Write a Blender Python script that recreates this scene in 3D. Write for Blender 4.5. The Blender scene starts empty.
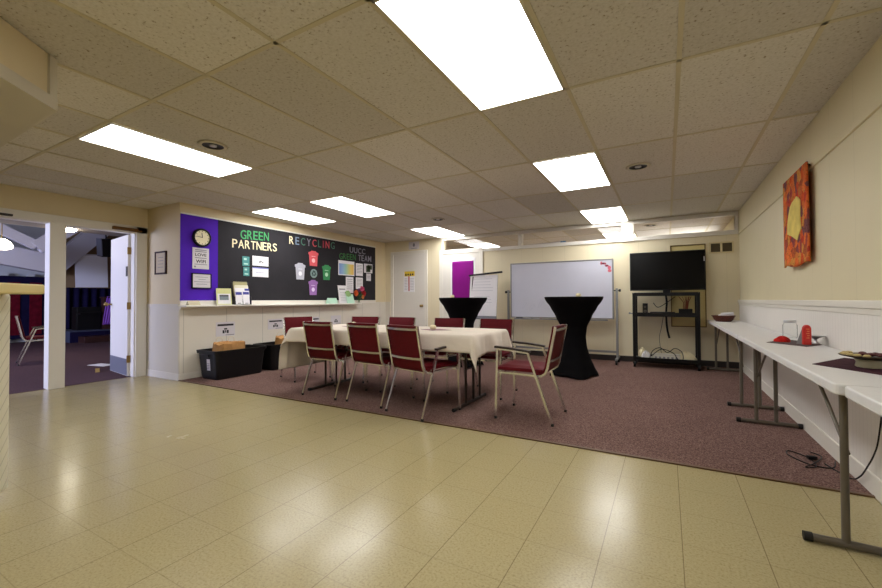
import bpy, bmesh, math, random
from mathutils import Vector, Matrix, Euler
random.seed(7)
SC = bpy.context.scene
COL = SC.collection
PI = math.pi
R = math.radians

# ------------------------------------------------------------------ camera
FPX, YAW, PIT, ROLL = 402.8207, 0.5106, 0.016, 0.0048
EYE = 1.0557
cam_d = bpy.data.cameras.new('camera')
cam = bpy.data.objects.new('camera', cam_d)
COL.objects.link(cam)
SC.camera = cam
cam_d.sensor_fit = 'HORIZONTAL'
cam_d.sensor_width = 36.0
cam_d.lens = FPX / 882.0 * 36.0
cam_d.clip_start = 0.02
cam_d.clip_end = 200
_c, _s = math.cos(YAW), math.sin(YAW)
_cp, _sp = math.cos(PIT), math.sin(PIT)
_rt = Vector((_c, _s, 0)); _fw = Vector((-_s*_cp, _c*_cp, _sp)); _up = Vector((_s*_sp, -_c*_sp, _cp))
_r2 = _rt*math.cos(ROLL) - _up*math.sin(ROLL)
_u2 = _rt*math.sin(ROLL) + _up*math.cos(ROLL)
_m = Matrix((_r2, _u2, -_fw)).transposed().to_4x4()
_m.translation = Vector((0, 0, EYE))
cam.matrix_world = _m

# ------------------------------------------------------------------ world, exposure, large lights
LIGHT = 7.0            # radiance of the ceiling panels
SC.view_settings.view_transform = 'Standard'
SC.view_settings.look = 'None'
SC.view_settings.gamma = 1.0
SC.view_settings.use_curve_mapping = False
SC.view_settings.exposure = 0.85
world = bpy.data.worlds.new('sky')
SC.world = world
world.use_nodes = True
world.node_tree.nodes['Background'].inputs[0].default_value = (0.45, 0.6, 1.0, 1)
world.node_tree.nodes['Background'].inputs[1].default_value = 0.6

def area(name, loc, rot, sx, sy, power, col):
    d = bpy.data.lights.new(name, 'AREA')
    d.shape = 'RECTANGLE'; d.size = sx; d.size_y = sy; d.energy = power; d.color = col
    o = bpy.data.objects.new(name, d); COL.objects.link(o)
    o.location = loc; o.rotation_euler = rot
    return o
# daylight through the windows of the hall beyond the double doors (in its long side wall)
area('hall_daylight', (-9.3, -2.85, 1.6), (R(90), 0, 0), 4.5, 1.7, 250, (0.66, 0.71, 1.0))
# daylight through the window of the room behind the glazed transom
area('back_room_daylight', (0.90, 9.7, 1.55), (0, R(90), 0), 0.8, 0.9, 16, (1.0, 0.97, 0.9))

# ------------------------------------------------------------------ room measures
ZC = 2.3967
XR, YB, XL, XD, YC = 0.9697, 7.5329, -5.7035, -6.54, 3.0
YR = -3.4               # wall behind the viewpoint
YN = 11.6               # far wall of the room behind the transom

# ------------------------------------------------------------------ materials
def lin(r, g, b):
    f = lambda c: (c/12.92 if c <= 0.04045 else ((c+0.055)/1.055)**2.4)
    return (f(r/255.0), f(g/255.0), f(b/255.0), 1)

MATS = {}
def mat(name, col, rough=0.6, metal=0.0, spec=0.5, noise=0.0, scale=20.0, bump=0.0, bscale=60.0, coat=0.0, sheen=0.0):
    if name in MATS: return MATS[name]
    m = bpy.data.materials.new(name); m.use_nodes = True
    nt = m.node_tree; n = nt.nodes; b = n['Principled BSDF']
    c = lin(*col) if max(col) > 1.001 else tuple(col) + (1,)
    b.inputs['Base Color'].default_value = c
    b.inputs['Roughness'].default_value = rough
    b.inputs['Metallic'].default_value = metal
    b.inputs['Specular IOR Level'].default_value = spec
    if coat: b.inputs['Coat Weight'].default_value = coat
    if sheen: b.inputs['Sheen Weight'].default_value = sheen
    tc = n.new('ShaderNodeTexCoord')
    if noise:
        t = n.new('ShaderNodeTexNoise'); t.inputs['Scale'].default_value = scale; t.inputs['Detail'].default_value = 5
        nt.links.new(tc.outputs['Object'], t.inputs['Vector'])
        r = n.new('ShaderNodeMapRange')
        r.inputs['From Min'].default_value = 0.3; r.inputs['From Max'].default_value = 0.7
        r.inputs['To Min'].default_value = 1-noise; r.inputs['To Max'].default_value = 1+noise
        nt.links.new(t.outputs['Fac'], r.inputs['Value'])
        mx = n.new('ShaderNodeVectorMath'); mx.operation = 'SCALE'
        mx.inputs[0].default_value = c[:3]
        nt.links.new(r.outputs['Result'], mx.inputs['Scale'])
        nt.links.new(mx.outputs[0], b.inputs['Base Color'])
    if bump:
        t = n.new('ShaderNodeTexNoise'); t.inputs['Scale'].default_value = bscale; t.inputs['Detail'].default_value = 4
        nt.links.new(tc.outputs['Object'], t.inputs['Vector'])
        bp = n.new('ShaderNodeBump'); bp.inputs['Strength'].default_value = bump; bp.inputs['Distance'].default_value = 0.01
        nt.links.new(t.outputs['Fac'], bp.inputs['Height'])
        nt.links.new(bp.outputs['Normal'], b.inputs['Normal'])
    MATS[name] = m
    return m

def math_node(nt, op, a, b=None, c=None):
    k = nt.nodes.new('ShaderNodeMath'); k.operation = op
    for i, v in enumerate((a, b, c)):
        if v is None: continue
        if isinstance(v, (int, float)): k.inputs[i].default_value = v
        else: nt.links.new(v, k.inputs[i])
    return k.outputs[0]

def mix_col(nt, fac, a, b):
    k = nt.nodes.new('ShaderNodeMix'); k.data_type = 'RGBA'
    if isinstance(fac, (int, float)): k.inputs['Factor'].default_value = fac
    else: nt.links.new(fac, k.inputs['Factor'])
    for s, v in ((6, a), (7, b)):
        if isinstance(v, tuple): k.inputs[s].default_value = v
        else: nt.links.new(v, k.inputs[s])
    return k.outputs[2]

def base(name, rough=0.5, spec=0.5):
    m = bpy.data.materials.new(name); m.use_nodes = True
    nt = m.node_tree; b = nt.nodes['Principled BSDF']
    b.inputs['Roughness'].default_value = rough
    b.inputs['Specular IOR Level'].default_value = spec
    g = nt.nodes.new('ShaderNodeNewGeometry')
    s = nt.nodes.new('ShaderNodeSeparateXYZ')
    nt.links.new(g.outputs['Position'], s.inputs[0])
    MATS[name] = m
    return m, nt, b, g.outputs['Position'], s.outputs

def noise_tex(nt, vec, scale, detail=4, rough=0.55):
    t = nt.nodes.new('ShaderNodeTexNoise')
    t.inputs['Scale'].default_value = scale; t.inputs['Detail'].default_value = detail; t.inputs['Roughness'].default_value = rough
    nt.links.new(vec, t.inputs['Vector'])
    return t.outputs['Fac']

def ramp(nt, fac, stops):
    k = nt.nodes.new('ShaderNodeValToRGB')
    e = k.color_ramp.elements
    while len(e) < len(stops): e.new(0.5)
    for i, (p, c) in enumerate(stops):
        e[i].position = p; e[i].color = c
    nt.links.new(fac, k.inputs[0])
    return k.outputs[0]

def bump_to(nt, b, h, strength, dist=0.01):
    k = nt.nodes.new('ShaderNodeBump'); k.inputs['Strength'].default_value = strength; k.inputs['Distance'].default_value = dist
    nt.links.new(h, k.inputs['Height']); nt.links.new(k.outputs['Normal'], b.inputs['Normal'])

def cell(nt, s, x0, wx, y0, wy, seam):
    """returns (white noise per cell, seam mask)"""
    u = math_node(nt, 'DIVIDE', math_node(nt, 'SUBTRACT', s[0], x0), wx)
    v = math_node(nt, 'DIVIDE', math_node(nt, 'SUBTRACT', s[1], y0), wy)
    cb = nt.nodes.new('ShaderNodeCombineXYZ')
    nt.links.new(math_node(nt, 'FLOOR', u), cb.inputs[0]); nt.links.new(math_node(nt, 'FLOOR', v), cb.inputs[1])
    w = nt.nodes.new('ShaderNodeTexWhiteNoise'); w.noise_dimensions = '3D'
    nt.links.new(cb.outputs[0], w.inputs['Vector'])
    def edge(q, wd):
        f = math_node(nt, 'FRACT', q)
        d = math_node(nt, 'MINIMUM', f, math_node(nt, 'SUBTRACT', 1.0, f))
        return math_node(nt, 'LESS_THAN', math_node(nt, 'MULTIPLY', d, wd), seam)
    return w.outputs['Value'], math_node(nt, 'MAXIMUM', edge(u, wx), math_node(nt, 'MULTIPLY', edge(v, wy), 0.45))

def make_floor_mat():
    m, nt, b, pos, s = base('vinyl_tile', 0.2, 0.34)
    w, seam = cell(nt, s, -0.2535, 0.2997, 1.442, 0.2997, 0.0019)
    n1 = noise_tex(nt, pos, 100, 3, 0.7); n2 = noise_tex(nt, pos, 3, 3)
    c = ramp(nt, n1, [(0.3, lin(146, 133, 94)), (0.46, lin(173, 160, 118)), (0.60, lin(181, 168, 126)), (0.72, lin(186, 173, 132))])
    c = mix_col(nt, math_node(nt, 'MULTIPLY', w, 0.16), c, lin(172, 155, 108))
    c = mix_col(nt, math_node(nt, 'MULTIPLY', n2, 0.08), c, lin(165, 146, 100))
    c = mix_col(nt, math_node(nt, 'MULTIPLY', seam, 0.62), c, lin(100, 84, 54))
    nt.links.new(c, b.inputs['Base Color'])
    n3 = noise_tex(nt, pos, 2.5, 4)
    nt.links.new(math_node(nt, 'ADD', math_node(nt, 'MULTIPLY', n3, 0.24), 0.10), b.inputs['Roughness'])
    hh = math_node(nt, 'ADD', math_node(nt, 'MULTIPLY', noise_tex(nt, pos, 11, 2), 0.5), math_node(nt, 'MULTIPLY', n1, 0.004))
    bump_to(nt, b, hh, 0.06, 0.02)
    return m

def make_carpet_mat(name, a, d, e):
    m, nt, b, pos, s = base(name, 0.95, 0.1)
    n1 = noise_tex(nt, pos, 110, 2, 0.9); n2 = noise_tex(nt, pos, 2.0, 3)
    c = ramp(nt, n1, [(0.3, a), (0.5, d), (0.7, e)])
    c = mix_col(nt, math_node(nt, 'MULTIPLY', n2, 0.3), c, a)
    nt.links.new(c, b.inputs['Base Color'])
    bump_to(nt, b, n1, 0.5, 0.01)
    return m

def make_ceiling_mat():
    m, nt, b, pos, s = base('ceiling_tile', 0.95, 0.1)
    w, seam = cell(nt, s, -0.5334, 0.6096, 2.6052, 1.2192, 0.0)
    n1 = noise_tex(nt, pos, 60, 3, 0.6)
    c = ramp(nt, n1, [(0.30, lin(160, 146, 122)), (0.38, lin(218, 212, 200)), (0.6, lin(228, 223, 213))])
    dk = ramp(nt, w, [(0.0, (0.78, 0.77, 0.76, 1)), (0.5, (0.94, 0.94, 0.94, 1)), (0.85, (1, 1, 1, 1))])
    k = nt.nodes.new('ShaderNodeMix'); k.data_type = 'RGBA'; k.blend_type = 'MULTIPLY'; k.inputs['Factor'].default_value = 1
    nt.links.new(c, k.inputs[6]); nt.links.new(dk, k.inputs[7])
    nt.links.new(k.outputs[2], b.inputs['Base Color'])
    bump_to(nt, b, n1, 0.35, 0.006)
    return m

def make_wall_mat(name, col, rail_groove=None, axis=1, pitch=0.1, gw=0.003, depth=0.6, gcol=0.6):
    m, nt, b, pos, s = base(name, 0.55, 0.3)
    n = noise_tex(nt, pos, 2.5, 3)
    c0 = lin(*col); c1 = tuple(v*0.93 for v in c0[:3]) + (1,)
    c = mix_col(nt, n, c0, c1)
    if rail_groove:
        u = math_node(nt, 'DIVIDE', s[axis], pitch)
        f = math_node(nt, 'FRACT', u)
        d = math_node(nt, 'MULTIPLY', math_node(nt, 'MINIMUM', f, math_node(nt, 'SUBTRACT', 1.0, f)), pitch)
        g = math_node(nt, 'LESS_THAN', d, gw)
        c = mix_col(nt, math_node(nt, 'MULTIPLY', g, gcol), c, tuple(v*0.45 for v in c0[:3]) + (1,))
        bump_to(nt, b, math_node(nt, 'MULTIPLY', g, -1.0), depth, 0.004)
    nt.links.new(c, b.inputs['Base Color'])
    return m

def make_diag_mat():
    m, nt, b, pos, s = base('diagonal_beadboard', 0.5, 0.3)
    # boards run diagonally along the counter front
    t = math_node(nt, 'ADD', math_node(nt, 'MULTIPLY', math_node(nt, 'SUBTRACT', s[1], s[0]), 1.1), math_node(nt, 'MULTIPLY', s[2], -1.0))
    f = math_node(nt, 'FRACT', math_node(nt, 'DIVIDE', t, 0.075))
    g = math_node(nt, 'LESS_THAN', f, 0.10)
    c = mix_col(nt, math_node(nt, 'MULTIPLY', g, 0.45), lin(224, 218, 196), lin(150, 138, 112))
    nt.links.new(c, b.inputs['Base Color'])
    bump_to(nt, b, math_node(nt, 'MULTIPLY', g, -1.0), 0.5, 0.004)
    return m

def make_emit(name, col, strength):
    m = bpy.data.materials.new(name); m.use_nodes = True
    nt = m.node_tree; nt.nodes.clear()
    e = nt.nodes.new('ShaderNodeEmission'); o = nt.nodes.new('ShaderNodeOutputMaterial')
    e.inputs[0].default_value = lin(*col); e.inputs[1].default_value = strength
    nt.links.new(e.outputs[0], o.inputs[0])
    MATS[name] = m
    return m

def make_pane_mat(name, tint=(1, 1, 1, 1), refl=1.5):
    m = bpy.data.materials.new(name); m.use_nodes = True
    nt = m.node_tree; nt.nodes.clear()
    t = nt.nodes.new('ShaderNodeBsdfTransparent'); g = nt.nodes.new('ShaderNodeBsdfGlossy')
    t.inputs[0].default_value = tint; g.inputs['Roughness'].default_value = 0.02
    fr = nt.nodes.new('ShaderNodeFresnel'); fr.inputs['IOR'].default_value = refl
    mx = nt.nodes.new('ShaderNodeMixShader'); o = nt.nodes.new('ShaderNodeOutputMaterial')
    nt.links.new(fr.outputs[0], mx.inputs[0]); nt.links.new(t.outputs[0], mx.inputs[1]); nt.links.new(g.outputs[0], mx.inputs[2])
    nt.links.new(mx.outputs[0], o.inputs[0])
    MATS[name] = m
    return m

def make_quilt_mat():
    m = bpy.data.materials.new('quilt_patches'); m.use_nodes = True
    nt = m.node_tree; b = nt.nodes['Principled BSDF']; b.inputs['Roughness'].default_value = 0.9; b.inputs['Specular IOR Level'].default_value = 0.1
    tc = nt.nodes.new('ShaderNodeTexCoord')
    mp = nt.nodes.new('ShaderNodeMapping'); mp.inputs['Scale'].default_value = (1, 14, 12); mp.inputs['Rotation'].default_value = (0.5, 0, 0)
    nt.links.new(tc.outputs['Object'], mp.inputs[0])
    v = nt.nodes.new('ShaderNodeTexVoronoi'); v.inputs['Scale'].default_value = 1.2
    nt.links.new(mp.outputs[0], v.inputs['Vector'])
    sp = nt.nodes.new('ShaderNodeSeparateColor'); nt.links.new(v.outputs['Color'], sp.inputs[0])
    c = ramp(nt, sp.outputs[0], [(0.0, lin(206, 78, 40)), (0.22, lin(232, 124, 62)), (0.42, lin(160, 70, 48)), (0.6, lin(214, 150, 72)), (0.78, lin(200, 66, 44)), (0.92, lin(120, 74, 76))])
    n = nt.nodes.new('ShaderNodeTexNoise'); n.inputs['Scale'].default_value = 60; n.inputs['Detail'].default_value = 3
    nt.links.new(tc.outputs['Object'], n.inputs['Vector'])
    f = math_node(nt, 'GREATER_THAN', n.outputs['Fac'], 0.6)
    c = mix_col(nt, math_node(nt, 'MULTIPLY', f, 0.5), c, lin(60, 30, 32))
    nt.links.new(c, b.inputs['Base Color'])
    bump_to(nt, b, v.outputs['Distance'], 0.4, 0.01)
    MATS['quilt_patches'] = m
    return m

def make_chart_mat():
    m = bpy.data.materials.new('rainbow_chart'); m.use_nodes = True
    nt = m.node_tree; b = nt.nodes['Principled BSDF']; b.inputs['Roughness'].default_value = 0.7
    tc = nt.nodes.new('ShaderNodeTexCoord'); s = nt.nodes.new('ShaderNodeSeparateXYZ'); nt.links.new(tc.outputs['Generated'], s.inputs[0])
    c = ramp(nt, s.outputs[1], [(0.0, lin(120, 150, 215)), (0.25, lin(150, 185, 220)), (0.45, lin(160, 205, 190)), (0.62, lin(205, 210, 140)), (0.8, lin(236, 205, 110)), (1.0, lin(230, 190, 100))])
    f = math_node(nt, 'GREATER_THAN', s.outputs[2], 0.84)
    c = mix_col(nt, f, c, lin(236, 232, 236))
    nt.links.new(c, b.inputs['Base Color'])
    MATS['rainbow_chart'] = m
    return m

M = {}
M['floor'] = make_floor_mat()
M['carpet'] = make_carpet_mat('carpet_mauve', lin(68, 49, 45), lin(119, 91, 84), lin(174, 144, 134))
M['hall_carpet'] = make_carpet_mat('carpet_plum', lin(64, 47, 52), lin(90, 68, 74), lin(112, 88, 94))
M['ceiling'] = make_ceiling_mat()
M['tbar'] = mat('ceiling_tbar', (206, 196, 168), 0.75, 0, 0.1)
M['cream'] = make_wall_mat('cream_paint', (226, 210, 172))
M['cream_right'] = make_wall_mat('cream_panelling', (226, 215, 180), True, 1, 0.405, 0.0022, 0.4, 0.22)
M['cream_back'] = make_wall_mat('cream_back_panelling', (232, 220, 188), True, 0, 0.405, 0.0022, 0.4, 0.25)
M['wains_y'] = make_wall_mat('white_beadboard', (236, 231, 224), True, 1, 0.05, 0.003, 0.4, 0.14)
M['wains_l'] = make_wall_mat('white_panel_board', (228, 221, 208), True, 1, 0.61, 0.004, 0.6, 0.6)
M['wains_x'] = make_wall_mat('white_board', (222, 216, 202))
M['diag'] = make_diag_mat()
M['white'] = mat('white_gloss_paint', (232, 227, 216), 0.4)
M['white_door'] = mat('white_door_paint', (226, 221, 212), 0.45)
M['ledge'] = mat('cream_ledge', (226, 206, 142), 0.45)
M['soffit'] = mat('soffit_trim', (206, 198, 178), 0.5)
M['dark_base'] = mat('dark_cove_base', (40, 32, 30), 0.5)
M['strip'] = mat('carpet_edge_strip', (98, 72, 48), 0.5)
M['panel'] = make_emit('lit_diffuser', (250, 249, 248), LIGHT)
M['lamp'] = make_emit('lit_globe', (255, 244, 220), 9.0)
M['spot'] = make_emit('lit_bulb', (255, 246, 226), 40.0)
M['day'] = make_emit('daylit_pane', (240, 244, 255), 3.0)
M['day_blue'] = make_emit('daylit_pane_blue', (120, 140, 255), 2.0)
M['fixture'] = mat('fixture_metal', (206, 198, 176), 0.5)
M['chrome'] = mat('brushed_chrome', (0.82, 0.82, 0.82), 0.22, 1.0)
M['maroon'] = mat('maroon_vinyl', (92, 4, 17), 0.6, 0, 0.2, 0.1, 30, 0.08, 140)
M['arm'] = mat('dark_brown_arm_pad', (44, 30, 26), 0.4)
M['rubber'] = mat('black_rubber', (18, 17, 17), 0.6)
M['cloth'] = mat('ecru_cloth', (222, 211, 196), 0.9, 0, 0.1, 0.04, 6, 0.25, 22)
M['tablewhite'] = mat('white_table_plastic', (222, 221, 220), 0.4, 0, 0.5, 0.02, 40)
M['leg_grey'] = mat('taupe_painted_steel', (104, 96, 84), 0.45, 0.2)
M['leg_dark'] = mat('brown_painted_steel', (58, 46, 40), 0.45, 0.2)
M['black'] = mat('black_plastic', (14, 13, 15), 0.5, 0, 0.3)
M['black_metal'] = mat('black_steel', (16, 15, 16), 0.5, 0.0, 0.3)
M['spandex'] = mat('black_spandex', (7, 6, 8), 0.85, 0, 0.12, 0.1, 40, 0.05, 30)
M['screen'] = mat('dark_screen', (4, 4, 5), 0.25, 0, 0.2)
M['whiteboard'] = mat('whiteboard_enamel', (214, 215, 228), 0.3, 0, 0.5, 0.02, 4)
M['alu'] = mat('grey_aluminium', (150, 150, 150), 0.4, 0.5)
M['purple'] = mat('purple_paper', (82, 38, 180), 0.8, 0, 0.15, 0.06, 5, 0.35, 7)
M['blackpaper'] = mat('black_paper', (43, 41, 45), 0.75, 0, 0.2, 0.08, 4, 0.4, 6)
M['paper'] = mat('white_paper', (236, 233, 236), 0.8)
M['paper2'] = mat('grey_white_paper', (216, 211, 216), 0.8)
M['ink'] = mat('dark_print', (40, 38, 44), 0.8)
M['greyink'] = mat('grey_print', (134, 132, 142), 0.8)
M['kraft'] = mat('kraft_paper', (182, 136, 86), 0.8, 0, 0.1, 0.15, 12, 0.4, 16)
M['magenta'] = mat('magenta_cloth', (128, 8, 122), 0.7, 0, 0.2, 0.08, 3, 0.3, 6)
M['quilt'] = make_quilt_mat()
M['flame'] = mat('yellow_quilt_fabric', (228, 206, 116), 0.9, 0, 0.1, 0.12, 14)
M['chart'] = make_chart_mat()
M['pane'] = make_pane_mat('clear_pane')
M['jarglass'] = make_pane_mat('jar_glass', (0.96, 0.97, 0.97, 1), 1.06)
M['red'] = mat('red_lacquer', (204, 32, 22), 0.4)
M['redcloth'] = mat('red_knit', (190, 28, 22), 0.8, 0, 0.2, 0.15, 60, 0.5, 90)
M['silver'] = mat('silver_metal', (0.6, 0.6, 0.62), 0.3, 1.0)
M['wicker'] = mat('brown_wicker', (88, 46, 34), 0.6, 0, 0.3, 0.3, 80, 0.8, 120)
M['mat_dark'] = mat('plum_placemat', (70, 42, 50), 0.9, 0, 0.1, 0.25, 30)
M['mat_grey'] = mat('grey_brown_placemat', (96, 82, 82), 0.9, 0, 0.1, 0.2, 30)
M['bronze'] = mat('bronze_metal', (120, 84, 44), 0.4, 0.6)
M['brass'] = mat('brass_metal', (150, 124, 74), 0.35, 0.8)
M['gold'] = mat('thin_gilt_frame', (112, 92, 48), 0.4, 0.5)
M['tanpanel'] = mat('tan_canvas', (214, 196, 136), 0.5)
M['vent_dark'] = mat('vent_dark_mesh', (96, 84, 58), 0.7)  # dark tan for the vent backing and slats
M['cream_flat'] = mat('cream_metal', (222, 206, 160), 0.5)
M['wax'] = mat('ivory_wax', (240, 228, 190), 0.5)
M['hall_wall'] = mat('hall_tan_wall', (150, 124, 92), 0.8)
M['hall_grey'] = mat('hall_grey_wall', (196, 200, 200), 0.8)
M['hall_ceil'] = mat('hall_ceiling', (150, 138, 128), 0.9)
M['beam'] = mat('hall_beam', (206, 202, 206), 0.7)
M['navy'] = mat('navy_curtain', (24, 20, 52), 0.9, 0, 0.1, 0.2, 6)
M['darkwood'] = mat('dark_wood', (58, 34, 30), 0.5, 0, 0.3, 0.2, 14)
M['stage'] = mat('stage_carpet', (56, 62, 84), 0.9)
M['banner'] = mat('crimson_banner', (96, 14, 30), 0.8, 0, 0.1, 0.3, 9)
M['lilac'] = mat('lilac_cloth', (150, 92, 200), 0.8, 0, 0.1, 0.05, 5, 0.3, 8)
M['kick'] = mat('grey_kick_plate', (120, 122, 134), 0.45, 0.3)
M['pink'] = mat('pink_marker', (226, 110, 128), 0.7)
M['darkpink'] = mat('dark_red_marker', (150, 52, 74), 0.7)

# ------------------------------------------------------------------ mesh helpers
class MB:
    def __init__(s): s.v = []; s.f = []; s.mi = []; s.sm = []
    def add(s, vs, fs, m=0, smooth=False):
        o = len(s.v); s.v += [tuple(p) for p in vs]
        for f in fs:
            s.f.append(tuple(i+o for i in f)); s.mi.append(m); s.sm.append(smooth)
        return s
    def box(s, x0, y0, z0, x1, y1, z1, m=0):
        x0, x1 = sorted((x0, x1)); y0, y1 = sorted((y0, y1)); z0, z1 = sorted((z0, z1))
        vs = [(x0,y0,z0),(x1,y0,z0),(x1,y1,z0),(x0,y1,z0),(x0,y0,z1),(x1,y0,z1),(x1,y1,z1),(x0,y1,z1)]
        return s.add(vs, [(0,3,2,1),(4,5,6,7),(0,1,5,4),(1,2,6,5),(2,3,7,6),(3,0,4,7)], m)
    def rbox(s, c, half, rot, m=0):
        """box of half sizes about centre c, turned by an Euler"""
        q = Euler(rot).to_matrix(); c = Vector(c)
        vs = [c + q @ Vector((a*half[0], b*half[1], d*half[2])) for d in (-1,1) for (a,b) in ((-1,-1),(1,-1),(1,1),(-1,1))]
        return s.add(vs, [(0,3,2,1),(4,5,6,7),(0,1,5,4),(1,2,6,5),(2,3,7,6),(3,0,4,7)], m)
    def tube(s, pts, r, n=8, m=0, rect=None, closed=False):
        """sweep a circle (or a rect of half sizes (a,b)) along pts; rect's first half size lies along the side axis"""
        pts = [Vector(p) for p in pts]
        k = len(pts)
        tang = []
        for i in range(k):
            if closed: a, b = pts[(i-1) % k], pts[(i+1) % k]
            else: a, b = pts[max(i-1, 0)], pts[min(i+1, k-1)]
            t = (b-a); tang.append(t.normalized() if t.length > 1e-9 else Vector((0,0,1)))
        ref = Vector((0,0,1)) if abs(tang[0].z) < 0.9 else Vector((1,0,0))
        side = tang[0].cross(ref).normalized()
        rings = []
        for i in range(k):
            t = tang[i]
            side = (side - t*side.dot(t))
            side = side.normalized() if side.length > 1e-6 else t.orthogonal().normalized()
            up = side.cross(t)
            rr = r[i] if isinstance(r, (list, tuple)) else r
            if rect: ring = [pts[i] + side*(a*rect[0]) + up*(b*rect[1]) for a, b in ((-1,-1),(1,-1),(1,1),(-1,1))]
            else: ring = [pts[i] + side*(math.cos(2*PI*j/n)*rr) + up*(math.sin(2*PI*j/n)*rr) for j in range(n)]
            rings.append(ring)
        q = len(rings[0]); vs = [p for g in rings for p in g]; fs = []
        for i in range(k-1 if not closed else k):
            a = i*q; b = ((i+1) % k)*q
            for j in range(q): fs.append((a+j, a+(j+1) % q, b+(j+1) % q, b+j))
        s.add(vs, fs, m, not rect)
        if not closed:
            s.add(rings[0], [tuple(range(q))[::-1]], m); s.add(rings[-1], [tuple(range(q))], m)
        return s
    def lathe(s, prof, n=24, c=(0,0,0), m=0, smooth=True, caps=True):
        vs = []; fs = []
        for (r, z) in prof:
            for j in range(n):
                a = 2*PI*j/n; vs.append((c[0]+r*math.cos(a), c[1]+r*math.sin(a), c[2]+z))
        for i in range(len(prof)-1):
            for j in range(n): fs.append((i*n+j, i*n+(j+1) % n, (i+1)*n+(j+1) % n, (i+1)*n+j))
        s.add(vs, fs, m, smooth)
        if caps:
            if prof[0][0] > 1e-5: s.add(vs[:n], [tuple(range(n))[::-1]], m)
            if prof[-1][0] > 1e-5: s.add(vs[-n:], [tuple(range(n))], m)
        return s
    def ball(s, c, r, n=12, m=0, squash=1.0):
        return s.lathe([(max(r*math.sin(PI*i/8), 1e-4), -r*squash*math.cos(PI*i/8)) for i in range(9)], n, c, m, True, False)
    def grid(s, fn, nu, nv, m=0, smooth=True, wrap=False):
        vs = [fn(i/(nu if wrap else nu-1), j/(nv-1)) for i in range(nu) for j in range(nv)]
        fs = []
        for i in range(nu if wrap else nu-1):
            for j in range(nv-1):
                a = i*nv+j; b = ((i+1) % nu)*nv+j
                fs.append((a, b, b+1, a+1))
        return s.add(vs, fs, m, smooth)
    def prism(s, poly, t0, t1, axis='z', m=0):
        """extrude a 2D polygon: axis z -> (x,y), x -> (y,z), y -> (x,z)"""
        f = {'z': lambda a, b, t: (a, b, t), 'x': lambda a, b, t: (t, a, b), 'y': lambda a, b, t: (a, t, b)}[axis]
        n = len(poly)
        vs = [f(a, b, t0) for a, b in poly] + [f(a, b, t1) for a, b in poly]
        return s.add(vs, [tuple(range(n))[::-1], tuple(range(n, 2*n))] + [(i, (i+1) % n, n+(i+1) % n, n+i) for i in range(n)], m)
    def build(s, name, m, parent=None, loc=(0,0,0), rot=(0,0,0), bevel=0, seg=2, solid=0, subsurf=0):
        me = bpy.data.meshes.new(name)
        me.from_pydata(s.v, [], s.f)
        me.validate()
        for k in (m if isinstance(m, (list, tuple)) else [m]): me.materials.append(k)
        if len(me.polygons) == len(s.mi):
            me.polygons.foreach_set('material_index', s.mi)
            me.polygons.foreach_set('use_smooth', s.sm)
        bm = bmesh.new(); bm.from_mesh(me)
        bmesh.ops.recalc_face_normals(bm, faces=bm.faces)
        bm.to_mesh(me); bm.free(); me.update()
        o = bpy.data.objects.new(name, me); COL.objects.link(o)
        o.location = loc; o.rotation_euler = rot
        if parent is not None: o.parent = parent
        if solid:
            k = o.modifiers.new('thickness', 'SOLIDIFY'); k.thickness = solid; k.offset = 0
        if bevel:
            k = o.modifiers.new('bevel', 'BEVEL'); k.width = bevel; k.segments = seg; k.limit_method = 'ANGLE'; k.angle_limit = R(40)
            if seg > 1: k.harden_normals = False
        if subsurf:
            k = o.modifiers.new('subdivision', 'SUBSURF'); k.levels = subsurf; k.render_levels = subsurf
        return o

def tag(o, label, cat, group=None, kind=None):
    o['label'] = label; o['category'] = cat
    if group: o['group'] = group
    if kind: o['kind'] = kind
    return o
def thing(name, label, cat, loc=(0,0,0), rz=0, group=None):
    o = bpy.data.objects.new(name, None); COL.objects.link(o)
    o.empty_display_size = 0.1
    o.location = loc; o.rotation_euler = (0, 0, rz)
    return tag(o, label, cat, group)
def struct(o):
    o['kind'] = 'structure'; return o
def B(x0, y0, z0, x1, y1, z1): return MB().box(x0, y0, z0, x1, y1, z1)
def copy_tree(root, loc, rz, label, group=None):
    kids = {}
    for o in list(COL.objects):
        if o.parent: kids.setdefault(o.parent.name, []).append(o)
    def rec(o, par):
        c = o.copy(); COL.objects.link(c)
        if par is not None: c.parent = par
        for k in kids.get(o.name, []): rec(k, c)
        return c
    r = rec(root, None)
    r.location = loc; r.rotation_euler = (0, 0, rz); r['label'] = label
    if group: r['group'] = group
    return r

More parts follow.
